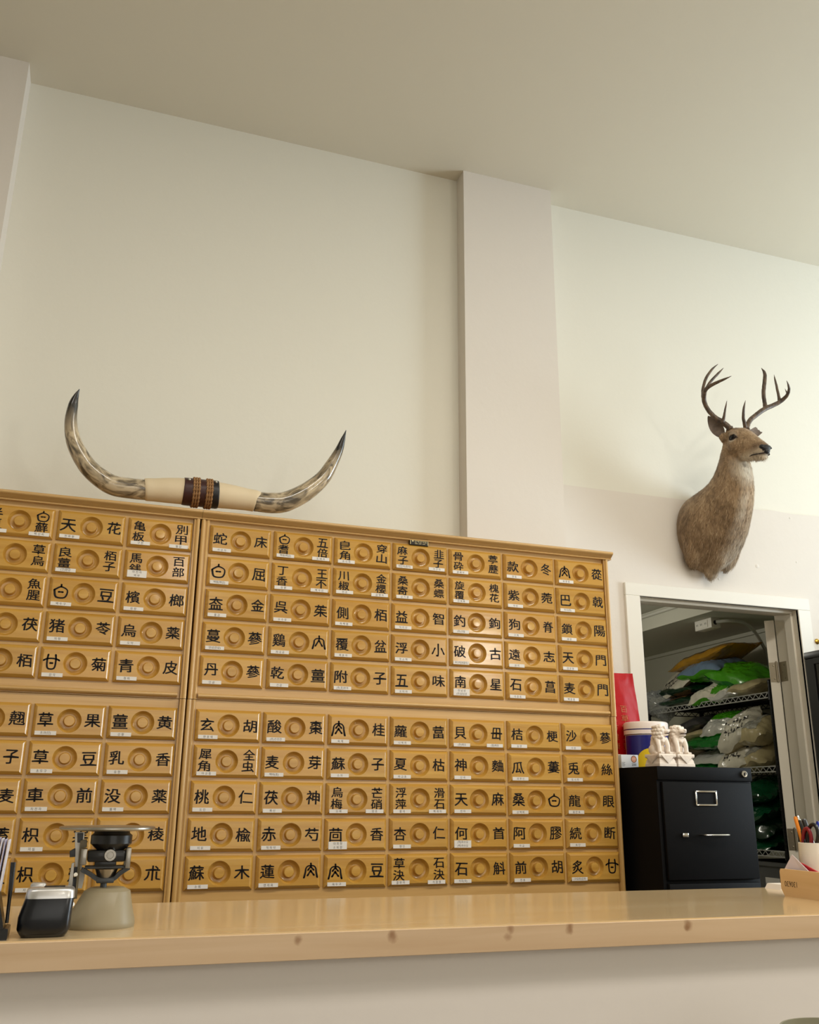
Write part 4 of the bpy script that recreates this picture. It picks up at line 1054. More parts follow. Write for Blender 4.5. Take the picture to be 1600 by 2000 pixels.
# local x of a bag runs along +y after the quarter turn, local y then runs along -x (towards the doorway is +y)
bag('amber yellow bag topping the pile on the highest shelf', 1335, 1458, 1270, 1300, 3.50, (G_yel, G_yel), 1, .34, (.1, -.12, 0), panel=(-.4, .5, -.3, .75, bagmat('brown_print_film', (96,70,30))), group=GRP)
bag('bag with slate-blue top and lime green belly under the amber bag', 1350, 1436, 1288, 1329, 3.44, (G_blue, G_lime), 2, .30, (.15, -.03, 0), group=GRP)
bag('lime green bag slumped at the right side of the top pile', 1408, 1505, 1296, 1345, 3.46, (G_lime, G_green), 3, .30, (.25, .30, .1), group=GRP)
bag('white bag with dark printing lying tilted on the left of the top pile', 1288, 1378, 1316, 1344, 3.44, (G_white, G_brown), 4, .32, (.62, -.30, 0), print_=[(-.75, .1, .10, .24, 9), (-.6, .55, .09, .18, 8)], group=GRP)
bag('nearly black green bag under the white printed bag on the top shelf', 1306, 1392, 1338, 1360, 3.46, (G_dark, G_dark), 5, .32, (.1, 0, 0), panel=(-.1, .7, -.1, .6, G_tan), group=GRP)
bag('flat dark green bag with tan label at the bottom left of the top shelf', 1312, 1402, 1358, 1376, 3.45, (G_dark, G_pine), 6, .33, (.1, 0, 0), panel=(-.4, .3, .1, .85, G_tan), group=GRP)
bag('leafy green and white bag in the middle of the top shelf', 1364, 1444, 1334, 1366, 3.40, (G_white, G_lime), 7, .24, (.35, -.12, .1), crk=1.6, panel=(-.9, -.2, -.6, .9, G_lime), group=GRP)
bag('crumpled silver-white pouch at the front of the top shelf', 1396, 1452, 1344, 1364, 3.36, (G_silver, G_silver), 8, .14, (.3, -.1, 0), crk=1.9, group=GRP)
bag('beige see-through bag beside the near shelf post on the top shelf', 1442, 1512, 1328, 1358, 3.42, (G_beige, G_beige), 9, .26, (.1, -.1, 0), panel=(-.2, .7, -.2, .8, G_clear), group=GRP)
bag('dark bag wedged in the middle of the pile on the top shelf', 1362, 1440, 1324, 1344, 3.54, (G_dark, G_dark), 10, .24, (0, -.05, 0), group=GRP)
bag('crinkled clear plastic bag hanging over the far left end of the top shelf', 1266, 1312, 1352, 1400, 3.34, (G_clear, G_clear), 11, .16, (.5, .2, .3), crk=1.8, hk=1.15, group=GRP)
# second shelf
bag('dark grey bag at the left end of the second shelf', 1338, 1400, 1402, 1434, 3.44, (G_grey, G_grey), 12, .30, (.15, -.22, 0), group=GRP)
bag('bright green bag with a clear white window on the second shelf', 1384, 1442, 1400, 1428, 3.40, (G_silver, G_lime), 13, .22, (.55, -.05, .1), crk=1.4, panel=(-.8, .8, -.95, .05, G_lime), group=GRP)
bag('beige bag edge beneath the dark grey bag on the second shelf', 1338, 1424, 1424, 1446, 3.46, (G_beige, G_beige), 14, .30, (.05, -.05, 0), group=GRP)
bag('deep green bag bulging in the middle of the second shelf', 1360, 1446, 1428, 1456, 3.42, (G_green, G_green), 15, .30, (.3, 0, 0), crk=1.3, group=GRP)
bag('white printed bag fallen slantwise on the upper right of the second shelf', 1416, 1480, 1404, 1450, 3.38, (G_white, G_beige), 16, .26, (.7, -.32, .15), crk=1.2, print_=[(-.7, -.1, .11, .28, 7), (-.6, .45, .10, .22, 7)], group=GRP)
bag('clear bag of pale roots at the upper right of the second shelf', 1464, 1516, 1402, 1452, 3.40, (G_beige, G_beige), 17, .24, (.4, -.1, 0), panel=(-.5, .7, -.7, .7, G_clear), group=GRP)
bag('olive bag at the lower left of the second shelf', 1340, 1400, 1452, 1480, 3.48, (G_beige, G_brown), 18, .26, (0, 0, 0), group=GRP)
bag('green bag with a white film twist, below the deep green bag on the second shelf', 1364, 1440, 1460, 1484, 3.42, (G_silver, G_green), 19, .26, (.45, 0, 0), crk=1.3, panel=(-.9, .9, -.95, .1, G_green), group=GRP)
bag('green bag lying lowest on the second shelf right above the cabinet top', 1352, 1424, 1484, 1501, 3.40, (G_green, G_pine), 20, .26, (.3, 0, 0), crk=1.4, group=GRP)
bag('white printed bag low on the second shelf behind the cabinet lock', 1414, 1480, 1458, 1499, 3.38, (G_white, G_beige), 21, .26, (.6, -.18, .1), crk=1.2, print_=[(-.7, -.1, .11, .28, 7), (-.5, .45, .10, .22, 6)], group=GRP)
bag('clear bag of pale roots low on the second shelf beside the near post', 1462, 1518, 1454, 1499, 3.41, (G_beige, G_beige), 22, .25, (.4, -.08, 0), panel=(-.5, .7, -.7, .7, G_clear), group=GRP)
bag('black-green bag far back on the second shelf', 1424, 1500, 1392, 1420, 3.60, (G_dark, G_dark), 23, .2, (0, 0, 0), group=GRP)
# third shelf
bag('uppermost dark green bag of the stack on the third shelf', 1440, 1526, 1524, 1568, 3.44, (G_pine, G_pine), 24, .30, (.35, -.12, 0), crk=1.3, group=GRP)
bag('second dark green bag of the stack on the third shelf', 1444, 1530, 1566, 1604, 3.44, (G_pine, G_dark), 25, .31, (.3, -.1, 0), crk=1.3, group=GRP)
bag('third dark green bag of the stack on the third shelf', 1448, 1534, 1594, 1632, 3.44, (G_dark, G_pine), 26, .31, (.3, -.05, 0), crk=1.2, group=GRP)
bag('lowest dark green bag of the stack on the third shelf', 1450, 1538, 1624, 1658, 3.44, (G_pine, G_dark), 27, .31, (.3, 0, 0), crk=1.2, panel=(-.3, .4, .3, .9, G_clear), group=GRP)
# grey tub with a label under the third shelf
M_tub = mat('smoky_plastic', (92,92,92), .3, coat=.3)
c = atx(1512, 1710, 3.42)
pt = thing('storage_tub', 'grey plastic storage tub with a white label on the shelf under the green bags', 'storage tub', (3.50, 1.72, .50))
bm = bmesh.new()
rings = []
for k, z in ((.88, 0), (.90, .004), (1., .37), (1.06, .372), (1.06, .392), (1.0, .394), (.97, .30), (.86, .012)):
    rings.append([bm.verts.new((sx*.17*k, sy*.22*k, z)) for sx, sy in ((-1,-1),(1,-1),(1,1),(-1,1))])
for a, b in zip(rings, rings[1:]):
    for q in range(4): bm.faces.new((a[q], a[(q+1) % 4], b[(q+1) % 4], b[q]))
bm.faces.new(rings[0][::-1]); bm.faces.new(rings[-1]); bmesh.ops.bevel(bm, geom=[e for e in bm.edges if abs(e.verts[0].co.z-e.verts[1].co.z) > .02], offset=.02, segments=3, affect='EDGES')
obj('tub_body', bm, M_tub, pt)
lb = atx(1512, 1722, 3.335); 
bm = bmesh.new(); box(bm, -.1725, -.1705, lb.y-1.72-.06, lb.y-1.72+.06, .20, .31, mi=0)
MX = Matrix(((0,0,-1,0),(-1,0,0,0),(0,1,0,0),(0,0,0,1)))     # lettering on a face that looks to -x
write(bm, '중국산', Matrix.Translation((-.1732, lb.y-1.72, .255)) @ MX, .05, .01, mi=1, maxw=.1)
obj('tub_label', bm, [M_card, G_print], pt, 0)
# ------------------------------------------------------------------ tall black cabinet at the right edge
M_lac = mat('black_lacquer', (16,16,18), .35, coat=.2)
KX, KY1, KZ = 2.578, .372, 1.853
kb = thing('display_cabinet', 'tall black framed cabinet with dark glass side at the right photo edge', 'cabinet', (KX+.45, .15, 0))
o2 = Vector(kb.location)
def K(nm, bm, m, sm=35): xf(bm, bm.verts, Matrix.Translation(-o2)); return obj(nm, bm, m, kb, sm)
y0, y1 = -.08, KY1
bm = bmesh.new(); box(bm, KX-.004, KX+.9, y0-.004, y1, KZ-.03, KZ, bev=.004); K('top_board', bm, M_lac)
bm = bmesh.new(); box(bm, KX, KX+.896, y0, y1, 0, .08); K('base', bm, M_lac)
bm = bmesh.new()
for (a, b) in ((y1-.05, y1), (y0, y0+.05)): box(bm, KX, KX+.022, a, b, .08, KZ-.03, bev=.002, seg=1)
for (a, b) in ((KZ-.055, KZ-.03), (1.595, 1.64), (.98, 1.02), (.08, .13)): box(bm, KX, KX+.022, y0+.05, y1-.05, a, b)
K('side_frame', bm, M_lac)
bm = bmesh.new(); box(bm, KX+.008, KX+.012, y0+.045, y1-.045, .12, KZ-.05); K('side_glass', bm, mat('smoked_glass', (24,22,20), .06, coat=.5))
bm = bmesh.new(); box(bm, KX+.02, KX+.896, y1-.012, y1, .08, KZ-.03); K('back_panel', bm, M_lac)
bm = bmesh.new(); box(bm, KX+.874, KX+.896, y0, y1, .08, KZ-.03); K('side_panel', bm, M_lac)
for s in (0, 1):
    a = KX+.002+s*.449; bm = bmesh.new()
    for q in ((a, a+.05, .08, KZ-.03), (a+.396, a+.446, .08, KZ-.03), (a+.05, a+.396, .08, .15), (a+.05, a+.396, KZ-.09, KZ-.03)): box(bm, q[0], q[1], y0-.018, y0, q[2], q[3], bev=.0015, seg=1)
    d = K('glass_door', bm, M_lac)
    bm = bmesh.new(); box(bm, a+.045, a+.40, y0-.011, y0-.007, .145, KZ-.085); xf(bm, bm.verts, Matrix.Translation(-o2)); obj('door_glass', bm, bpy.data.materials['smoked_glass'], d)
# ------------------------------------------------------------------ counter
CT = .9967; CF0, CF1 = aty(0, 1840, -1.28), aty(1600, 1785, -1.297)
W_top = wood('maple_counter', (222,194,150), (211,179,132), (216,188,144), rough=.2, coat=.55, scale=(1.2, 14, 14), bump=.02)
fs = [(582, 1836, .010), (768, 1829, .013), (765, 1822, .008), (991, 1831, .010), (996, 1814, .010), (1113, 1817, .009), (1113, 1809, .009), (1343, 1806, .012), (1340, 1812, .008)]
FACEX0 = -1.6
cth = thing('counter', 'long maple-topped shop counter with a pale front below', 'counter', (0, -1.1, 0))
bm = bmesh.new()
def cy(x): return -1.2875 - .0115*(x-.25)/1.0*.9 if False else -1.2855 - .0123*(x-.26)
# the slab: front edge runs a hair out of square with the chest, as in the shop
tx0, tx1, th = -1.7, 2.3, .0445
prof = [(tx0, cy(tx0)), (tx1, cy(tx1)), (tx1, -.759), (tx0, -.759)]
prism(bm, prof, CT-th+.0005, CT, 'z')
bmesh.ops.bevel(bm, geom=[e for e in bm.edges if max(e.verts[0].co.z, e.verts[1].co.z) > CT-.001 and min(e.verts[0].co.z, e.verts[1].co.z) > CT-.001], offset=.0022, segments=2, affect='EDGES')
xf(bm, bm.verts, Matrix.Translation((0, 1.1, 0)))
obj('worktop', bm, W_top, cth, 30)
W_edge = wood('maple_edge', (203,174,140), (188,156,120), (196,165,131), rough=.35, coat=.2, scale=(1.5, 16, 26), bump=.03,
   knots=[((lambda p: (p.x, p.y+1.1, p.z, r))(aty(px, py, cy(aty(px, py, -1.287).x)-.0006))) for px, py, r in [(a, b, c_*.85) for a, b, c_ in fs]])
bm = bmesh.new()
xs = [tx0+(tx1-tx0)*i/20 for i in range(21)]
prism(bm, [(tx0, cy(tx0)-.002), (tx1, cy(tx1)-.002), (tx1, cy(tx1)+.0005), (tx0, cy(tx0)+.0005)], CT-th, CT-.0022, 'z')
bmesh.ops.bevel(bm, geom=list(bm.edges), offset=.0008, segments=1, affect='EDGES')
xf(bm, bm.verts, Matrix.Translation((0, 1.1, 0)))
obj('edge_band', bm, W_edge, cth, 30)
bm = bmesh.new(); prism(bm, [(tx0+.05, cy(tx0)+.024), (tx1-.05, cy(tx1)+.024), (tx1-.05, -.80), (tx0+.05, -.80)], 0, CT-th, 'z'); xf(bm, bm.verts, Matrix.Translation((0, 1.1, 0)))
obj('counter_base', bm, mat('counter_base_paint', (214,206,199), .6, bump=.04, bscale=30), cth)
# ------------------------------------------------------------------ balance scale
M_sc = mat('putty_enamel', (142,130,104), .42, spec=.35); M_st = mat('worn_steel', (168,162,152), .32, metal=1, bump=.03, bscale=200); M_cast = mat('grey_casting', (74,76,78), .45, metal=.3); M_bk = mat('black_bakelite', (16,15,15), .35, coat=.2)
SYC = -1.125
sc0 = aty(192, 1811, SYC)
sc = thing('balance_scale', 'old tabletop balance scale with round steel pan and putty-coloured base', 'scale', (sc0.x, SYC, CT))
def sp(px, py, dy=0): q = aty(px, py, SYC+dy); return Vector((q.x-sc0.x, dy, q.z-CT))
px = (aty(193, 1811, SYC)-sc0).length
bm = bmesh.new()
H0 = sp(205, 1733).z; cxt = sp(207, 1740).x
rings = []
for z, rx, ry, cx in ((0, .0592, .060, 0), (.003, .0602, .061, 0), (.010, .0592, .060, .0005), (H0*.5, .0490, .050, .0048), (H0*.915, .0392, .040, .009), (H0*.925, .0378, .039, .009), (H0*.985, .0308, .032, .0085), (H0, .0295, .030, .0085)):
    n = 40; rg = []
    for k in range(n):
        a = 2*PI*k/n; c, s = math.cos(a), math.sin(a); p_ = 2/2.15
        rg.append(bm.verts.new((cx+rx*math.copysign(abs(c)**p_, c), ry*math.copysign(abs(s)**p_, s), z)))
    rings.append(rg)
for a, b in zip(rings, rings[1:]):
    for k in range(40): bm.faces.new((a[k], a[(k+1) % 40], b[(k+1) % 40], b[k]))
bm.faces.new(rings[0][::-1]); bm.faces.new(rings[-1]); obj('base', bm, M_sc, sc, 40)
ax = sp(212, 1700).x
def cyl(z0, z1, r0, r1, x=None, m=M_bk, nm='collar', seg=36, pr=None):
    bm = bmesh.new(); lathe(bm, pr or [(0, z0), (r0, z0), (r1, z1), (0, z1)], seg, Matrix.Translation((ax if x is None else x, 0, 0))); return obj(nm, bm, m, sc, 40)
zz = lambda py: sp(212, py).z
cyl(H0-.002, zz(1722), .0055, .0055, sp(203, 1720).x, M_cast, 'spindle')
# yoke: a Y-shaped casting with two curved arms
bm = bmesh.new()
b0 = Vector((sp(205, 1720).x, 0, zz(1719)))
for s, (ex, ez) in ((-1, (sp(160, 1697).x, zz(1697))), (1, (sp(252, 1694).x, zz(1694)))):
    P = spline([b0+Vector((s*.006, 0, 0)), b0+Vector((s*.016, 0, .004)), Vector((ex*.62+b0.x*.38, 0, b0.z*.45+ez*.55)), Vector((ex, 0, ez))], 7)
    for i in range(len(P)-1):
        w0, w1 = .0038, .0038
        vs = box(bm, -.5, .5, -.5, .5, -.5, .5)
        d = P[i+1]-P[i]; L_ = d.length; an = math.atan2(d.z, d.x)
        xf(bm, vs, Matrix.Translation((P[i]+P[i+1])/2) @ Matrix.Rotation(-an, 4, 'Y') @ Matrix.Diagonal((L_*1.15, .024, .007, 1)))
box(bm, b0.x-.015, b0.x+.015, -.013, .013, b0.z-.004, b0.z+.004, bev=.002)
box(bm, sp(166, 1690).x, sp(244, 1690).x, -.014, .014, zz(1696), zz(1690), bev=.002)
obj('yoke', bm, M_cast, sc, 40)
bm = bmesh.new(); lathe(bm, [(0, zz(1717)), (.014, zz(1717)), (.017, zz(1705)), (.020, zz(1697)), (0, zz(1697))], 28, Matrix.Translation((sp(208, 1700).x, .004, 0))); obj('counterweight_cup', bm, M_st, sc)
# black housing with its adjusting screw
bm = bmesh.new(); box(bm, sp(173, 1650).x, sp(245, 1650).x, -.022, .022, zz(1682), zz(1659), bev=.003); box(bm, sp(184, 1690).x, sp(226, 1690).x, -.018, .018, zz(1691), zz(1680), bev=.002); obj('housing', bm, M_bk, sc)
q = sp(215, 1670, -.022); bm = bmesh.new(); lathe(bm, [(0, .0), (.0105, 0), (.0105, .006), (.0095, .0075), (.006, .0075), (.0055, .006), (.0042, .006), (.004, .0075), (0, .0075)], 32, Matrix.Translation((q.x, -.022, q.z)) @ Matrix.Rotation(PI/2, 4, 'X'))
obj('adjusting_screw', bm, M_st, sc)
# bright steel end plates
bm = bmesh.new(); box(bm, sp(246, 1660).x, sp(256, 1660).x, -.020, .020, zz(1695), zz(1655), bev=.0015); tube(bm, [Vector((sp(246, 1670).x, -.008, zz(1690))), Vector((sp(246, 1670).x, -.008, zz(1658)))], .003, 8)
obj('end_plate', bm, M_st, sc)
bm = bmesh.new(); box(bm, sp(159, 1660).x, sp(171, 1660).x, -.020, .016, zz(1688), zz(1656), bev=.002); obj('end_plate', bm, M_st, sc)
# pan seat and pan
cyl(0, 0, 0, 0, m=M_bk, nm='pan_seat', pr=[(0, zz(1661)), (.022, zz(1661)), (.034, zz(1649)), (.0355, zz(1647)), (.0355, zz(1631)), (.031, zz(1627)), (.030, zz(1622)), (0, zz(1622))])
pan = aty(211, 1618, SYC); pw = (aty(305, 1618, SYC)-aty(117, 1618, SYC)).length/2
bm = bmesh.new(); zt_ = zz(1621.5); lathe(bm, [(0, zt_), (pw-.012, zt_), (pw-.003, zt_+.0008), (pw, zt_+.003), (pw, zt_+.0055), (pw-.002, zt_+.0068), (0, zt_+.0065)], 64, Matrix.Translation((pan.x-sc0.x, 0, 0))); tag(obj('weighing_pan', bm, M_st, sc, 40), 'round flat steel pan')
# beam side: upright graduated plates at the left
def plate(pts, y0_, y1_, m, nm, lab=None):
    bm = bmesh.new(); prism(bm, [(sp(a, b).x, sp(a, b).z) for a, b in pts], y0_, y1_, 'y'); bmesh.ops.bevel(bm, geom=list(bm.edges), offset=.0006, segments=1, affect='EDGES'); w = obj(nm, bm, m, sc)
    if lab: tag(w, lab)
plate([(146, 1626), (166, 1626), (164, 1650), (160, 1700), (146, 1700)], .028, .030, M_st, 'beam_plate')
plate([(151, 1628), (163, 1628), (161, 1647), (151, 1647)], .0255, .0275, M_bk, 'beam_slide')
plate([(157, 1642), (170, 1639), (170, 1655), (160, 1657), (154, 1718), (150, 1757), (146, 1756), (151, 1700)], .010, .013, M_sc, 'beam_arm')
plate([(136, 1663), (147, 1657), (147, 1674), (136, 1675)], .006, .022, M_bk, 'sliding_weight')
plate([(140, 1686), (146, 1684), (140, 1750), (136, 1757), (130, 1757), (133, 1730)], .000, .003, M_st, 'beam_blade')
plate([(155, 1700), (166, 1700), (165, 1716), (160, 1737), (152, 1737)], .016, .0185, mat('white_enamel', (214,210,202), .35), 'scale_card', 'white enamelled plate')
plate([(141, 1695), (154, 1695), (147, 1758), (139, 1758)], .020, .0215, M_bk, 'beam_back')
bm = bmesh.new(); tube(bm, [sp(148, 1708, .004), sp(147, 1712, .018)], .0035, 10); tube(bm, [sp(141, 1766, 0), sp(139, 1766, .02)], .004, 10); obj('pivot_pins', bm, M_chr, sc)
# ------------------------------------------------------------------ small black device with silver band
YD = -1.225
d0 = aty(83, 1831, YD)
dv = thing('countertop_device', 'small glossy black box-shaped device with silver top standing before the scale base', 'device', (d0.x, YD, CT))
s1 = (aty(84, 1831, YD)-d0).length
def rsec(bm, lv, seg=36, e=4.5):
    rs = []
    for z, rx, ry, cx, cy_ in lv:
        rg = []
        for k in range(seg):
            a = 2*PI*k/seg; c, s = math.cos(a), math.sin(a); p_ = 2/e
            rg.append(bm.verts.new((cx+rx*math.copysign(abs(c)**p_, c), cy_+ry*math.copysign(abs(s)**p_, s), z)))
        rs.append(rg)
    for a, b in zip(rs, rs[1:]):
        for k in range(seg): bm.faces.new((a[k], a[(k+1) % seg], b[(k+1) % seg], b[k]))
    bm.faces.new(rs[0][::-1]); bm.faces.new(rs[-1])
zd_ = lambda py: aty(83, py, YD).z-CT
bm = bmesh.new(); rsec(bm, [(.004, .036, .026, 0, 0), (.012, .0405, .030, 0, 0), (.03, .0405, .030, 0, 0), (zd_(1753), .0375, .027, .0045, 0), (zd_(1751), .037, .0265, .0045, 0)]); obj('device_body', bm, mat('piano_black', (7,9,16), .3, coat=.15, coat_rough=.2), dv, 50)
bm = bmesh.new(); rsec(bm, [(0, .033, .024, 0, 0), (.005, .036, .027, 0, 0)]); obj('device_foot', bm, M_bk, dv, 50)
bm = bmesh.new(); rsec(bm, [(zd_(1752.5), .0382, .0277, .0045, 0), (zd_(1738), .0372, .0268, .0050, 0), (zd_(1734), .035, .0245, .0052, 0), (zd_(1732), .031, .021, .0052, 0)]); obj('silver_top', bm, mat('satin_silver', (206,204,202), .3, metal=.85), dv, 50)
bm = bmesh.new(); box(bm, -.006, .026, -.010, .010, zd_(1733), zd_(1730), bev=.001); obj('slot', bm, M_bk, dv)
bm = bmesh.new(); box(bm, -.0285, -.004, .016, .032, .03, zd_(1725.5), bev=.004); obj('rear_hood', bm, bpy.data.materials['satin_silver'], dv)
# ------------------------------------------------------------------ card holder at the left edge
YH2 = -1.235
h0 = aty(4, 1816, YH2)
ch = thing('card_holder', 'thin black stand holding white cards at the left edge of the counter', 'card holder', (h0.x, YH2, CT))
def hp_(px_, py_, dy=0): q = aty(px_, py_, YH2+dy); return Vector((q.x-h0.x, dy, q.z-CT))
bm = bmesh.new(); a = hp_(17, 1815); 
prism(bm, [(a.x-.10, .0), (a.x, 0), (a.x+.001, .008), (a.x+.0005, .016), (a.x-.004, .0175), (a.x-.030, .006), (a.x-.10, .006)], -.03, .03, 'y'); obj('holder_base', bm, M_bk, ch)
bm = bmesh.new(); tube(bm, [hp_(13, 1803, .0), hp_(18, 1760, .004), hp_(22, 1725, .004), hp_(26, 1684, .004)], [.0028, .0028, .0036, .0042], 10); obj('back_arm', bm, M_bk, ch)
bm = bmesh.new(); prism(bm, [(hp_(-30, 1700).x, hp_(0, 1700).z), (hp_(-6, 1700).x, hp_(0, 1700).z), (hp_(12, 1808).x, .008), (hp_(-12, 1808).x, .007)], -.026, .026, 'y'); obj('front_leaf', bm, M_bk, ch)
M_pap = [mat('paper_white', (216,212,220), .6), mat('paper_lilac', (178,174,198), .6)]
for i in range(5):
    p_, q_ = hp_(18-i*6, 1640-i*1.5), hp_(-3-i*6, 1745)
    dr = (p_-q_).normalized(); nn = Vector((dr.z, 0, -dr.x))
    bm = bmesh.new(); prism(bm, [((q_-dr*.02).x, (q_-dr*.02).z), (p_.x, p_.z), ((p_+nn*.0016).x, (p_+nn*.0016).z), ((q_-dr*.02+nn*.0016).x, (q_-dr*.02+nn*.0016).z)], -.024, .024, 'y')
    c_ = obj('card', bm, M_pap[i % 2]); c_.location = Vector(ch.location) + Vector((.0, -.004*i+.004, 0))
    tag(c_, 'white card fanned out in the thin black stand at the left counter edge', 'card', 'cards in the black stand')
# ------------------------------------------------------------------ wooden tray with pens at the right
BX, BY1 = 1.224, -.968
tr = thing('wooden_tray', 'pale wooden desk tray with a stamped number at the right end of the counter', 'tray', (BX+.17, BY1-.14, CT))
M_tray = wood('birch_ply', (226,190,142), (212,174,124), (220,184,134), rough=.45, coat=.05, scale=(14, 1.5, 40), bump=.03)
o3 = Vector(tr.location); TH = .062
def T(nm, bm, m, sm=35): xf(bm, bm.verts, Matrix.Translation(-o3)); return obj(nm, bm, m, tr, sm)
x1_, y0_ = BX+.34, BY1-.30
bm = bmesh.new(); prism(bm, [(BY1-.004, CT), (y0_, CT), (y0_, CT+TH-.004), (y0_+.004, CT+TH), (BY1+.002, CT+TH), (BY1+.006, CT+TH-.006), (BY1+.006, CT+.016)], BX, BX+.007, 'x'); T('side_board', bm, M_tray)
bm = bmesh.new(); box(bm, x1_-.007, x1_, y0_, BY1, CT, CT+TH, bev=.001); T('side_board', bm, M_tray)
for (a, b) in ((BY1-.007, BY1), (y0_, y0_+.007)):
    bm = bmesh.new(); box(bm, BX+.0071, x1_-.0071, a, b, CT, CT+TH, bev=.001); T('end_board', bm, M_tray)
bm = bmesh.new(); box(bm, BX+.0071, x1_-.0071, y0_+.0071, BY1-.0071, CT+.001, CT+.006); T('tray_floor', bm, M_tray)
st = atx(1545, 1727, BX)
bm = bmesh.new(); write(bm, '130630', Matrix.Translation((BX-.0004, st.y, st.z)) @ MX @ Matrix.Rotation(PI, 4, 'Z'), .0175, .008, maxw=.042, xs=.9); T('stamped_number', bm, mat('stamp_ink', (70,48,30), .7), 0)
# pen pot and what is in it
M_cup = mat('white_porcelain', (222,216,204), .18, coat=.4, var=.06, vscale=20)
cpx = atx(1597, 1700, BX+.075)
PC = Vector((BX+.072, cpx.y, CT+.0062)); 
rim_z = atx(1590, 1647, PC.x-.03).z - PC.z
pc = thing('pen_pot', 'white glazed pot full of pens standing inside the wooden tray', 'pot', PC)
bm = bmesh.new(); R_ = .036
lathe(bm, [(0, .004), (.030, .004), (R_-.004, rim_z-.004), (R_-.002, rim_z), (R_, rim_z-.001), (R_+.0005, rim_z*.75), (R_-.001, rim_z*.3), (.030, .003), (.027, 0), (0, 0)], 40); obj('pot_body', bm, M_cup, pc, 50)
def stick(name, label, cat, pa, pb, segs):
    """segs: (t0, t1, r0, r1, material, part name) along the line from foot to tip"""
    a, b = Vector(pa), Vector(pb); t = thing(name, label, cat, a, 0, None); d = b-a
    for (t0, t1, r0, r1, m, nm) in segs:
        bm = bmesh.new(); tube(bm, [d*t0, d*(t0+(t1-t0)*.06), d*(t1-(t1-t0)*.06), d*t1], [r0*.8, r0, r1, r1*.75], 12); obj(nm, bm, m, t, 40)
    return t
ft = lambda dx, dy: PC + Vector((dx, dy, .006))
tip = lambda px_, py_, X: atx(px_, py_, X)
M_or = mat('orange_barrel', (222,132,36), .35); M_navy = mat('navy_barrel', (22,30,96), .3); M_gold2 = mat('cream_barrel', (214,192,150), .35); M_bl = mat('blue_cap', (20,40,140), .3)
stick('highlighter', 'orange highlighter pen, leftmost in the white pot', 'pen', ft(.004, .010), tip(1553, 1595, PC.x-.012), [(0, .55, .0045, .0045, M_gold2, 'barrel'), (.55, 1, .005, .0045, M_or, 'cap')])
stick('ballpoint_pen', 'black pen with a bright chrome clip leaning left in the white pot', 'pen', ft(.012, 0), tip(1558, 1593, PC.x-.006), [(0, .93, .0042, .0042, M_bk, 'barrel'), (.93, 1, .0042, .0025, M_chr, 'tip_button')])
stick('marker_pen', 'thick black capped marker leaning left in the white pot', 'pen', ft(.014, -.014), tip(1570, 1600, PC.x+.004), [(0, .6, .0058, .0058, M_navy, 'barrel'), (.6, 1, .0068, .0062, M_bk, 'cap')])
stick('ballpoint_pen', 'blue-capped pen at the right photo edge in the white pot', 'pen', ft(.002, -.020), tip(1597, 1604, PC.x+.002), [(0, .55, .0038, .0038, M_navy, 'barrel'), (.55, 1, .0046, .0040, M_bl, 'cap')])
stick('ballpoint_pen', 'dark navy pen standing low in front of the orange highlighter', 'pen', ft(-.008, .008), tip(1566, 1622, PC.x-.020), [(0, .7, .0042, .0042, M_navy, 'barrel'), (.7, 1, .0042, .003, M_bk, 'cap')])
# scissors: two loops stand above the rim
sx = thing('scissors', 'scissors with black and dark red finger loops standing in the white pot', 'scissors', ft(-.004, -.006))
def loop(cpx_, cpy_, X, rx, rz, tilt, m, nm):
    c_ = atx(cpx_, cpy_, X) - Vector(sx.location); P = []
    for i in range(25):
        a = 2*PI*i/24; y_, z_ = rx*math.cos(a), rz*math.sin(a)
        P.append(c_+Vector((0, y_*math.cos(tilt)-z_*math.sin(tilt), y_*math.sin(tilt)+z_*math.cos(tilt))))
    bm = bmesh.new(); tube(bm, P, .0048, 10, cap=False); tube(bm, [c_+Vector((0, 0, -rz)), Vector((.004, 0, .012))], [.005, .003], 8); return obj(nm, bm, m, sx, 50)
M_rd = mat('dark_red_handle', (126,20,30), .35)
tag(loop(1577, 1640, PC.x-.018, .014, .026, .15, M_rd, 'finger_loop'), 'dark red loop'); tag(loop(1588, 1633, PC.x-.012, .017, .028, .35, M_bk, 'finger_loop'), 'black loop')
# papers and a red folder in the tray
a, b, c_ = atx(1530, 1702, BX+.012), atx(1547, 1669, BX+.016), atx(1584, 1706, BX+.012)
M_note = mat('pale_note_paper', (222,208,214), .6)
n_ = Vector((1, 0, .1)).normalized()*.0012
bm = bmesh.new(); zl = CT+.0065
poly = [Vector((a.x, a.y, zl+.02)), a, b, c_, Vector((c_.x, c_.y, zl+.01))]
v0 = [bm.verts.new(p) for p in poly]; v1 = [bm.verts.new(p+n_) for p in poly]; bm.faces.new(v0); bm.faces.new(v1[::-1])
for i in range(5): bm.faces.new((v0[i], v1[i], v1[(i+1) % 5], v0[(i+1) % 5]))
tag(obj('note_paper', bm, M_note, None, 0, origin=a), 'folded pale note paper poking up at the left corner of the wooden tray', 'paper')
a, b = atx(1562, 1688, BX+.020), atx(1612, 1716, BX+.022)
d = (b-a).normalized(); bm = bmesh.new(); w_ = Vector((.003, 0, 0)); h_ = Vector((0, 0, .011))
vs = box(bm, -.5, .5, -.5, .5, -.5, .5, bev=.12); L_ = (b-a).length+.06
zx = d; yx = Vector((1, 0, 0)); zz_ = zx.cross(yx).normalized()
M4 = Matrix((zx*L_, yx*.005, zz_*.012)).transposed().to_4x4(); M4.translation = a+d*(L_/2)
xf(bm, bm.verts, M4); tag(obj('red_ruler', bm, mat('red_plastic', (176,26,40), .35), None, 40, origin=a+d*(L_/2)), 'flat red plastic strip lying slantwise in the wooden tray', 'ruler')
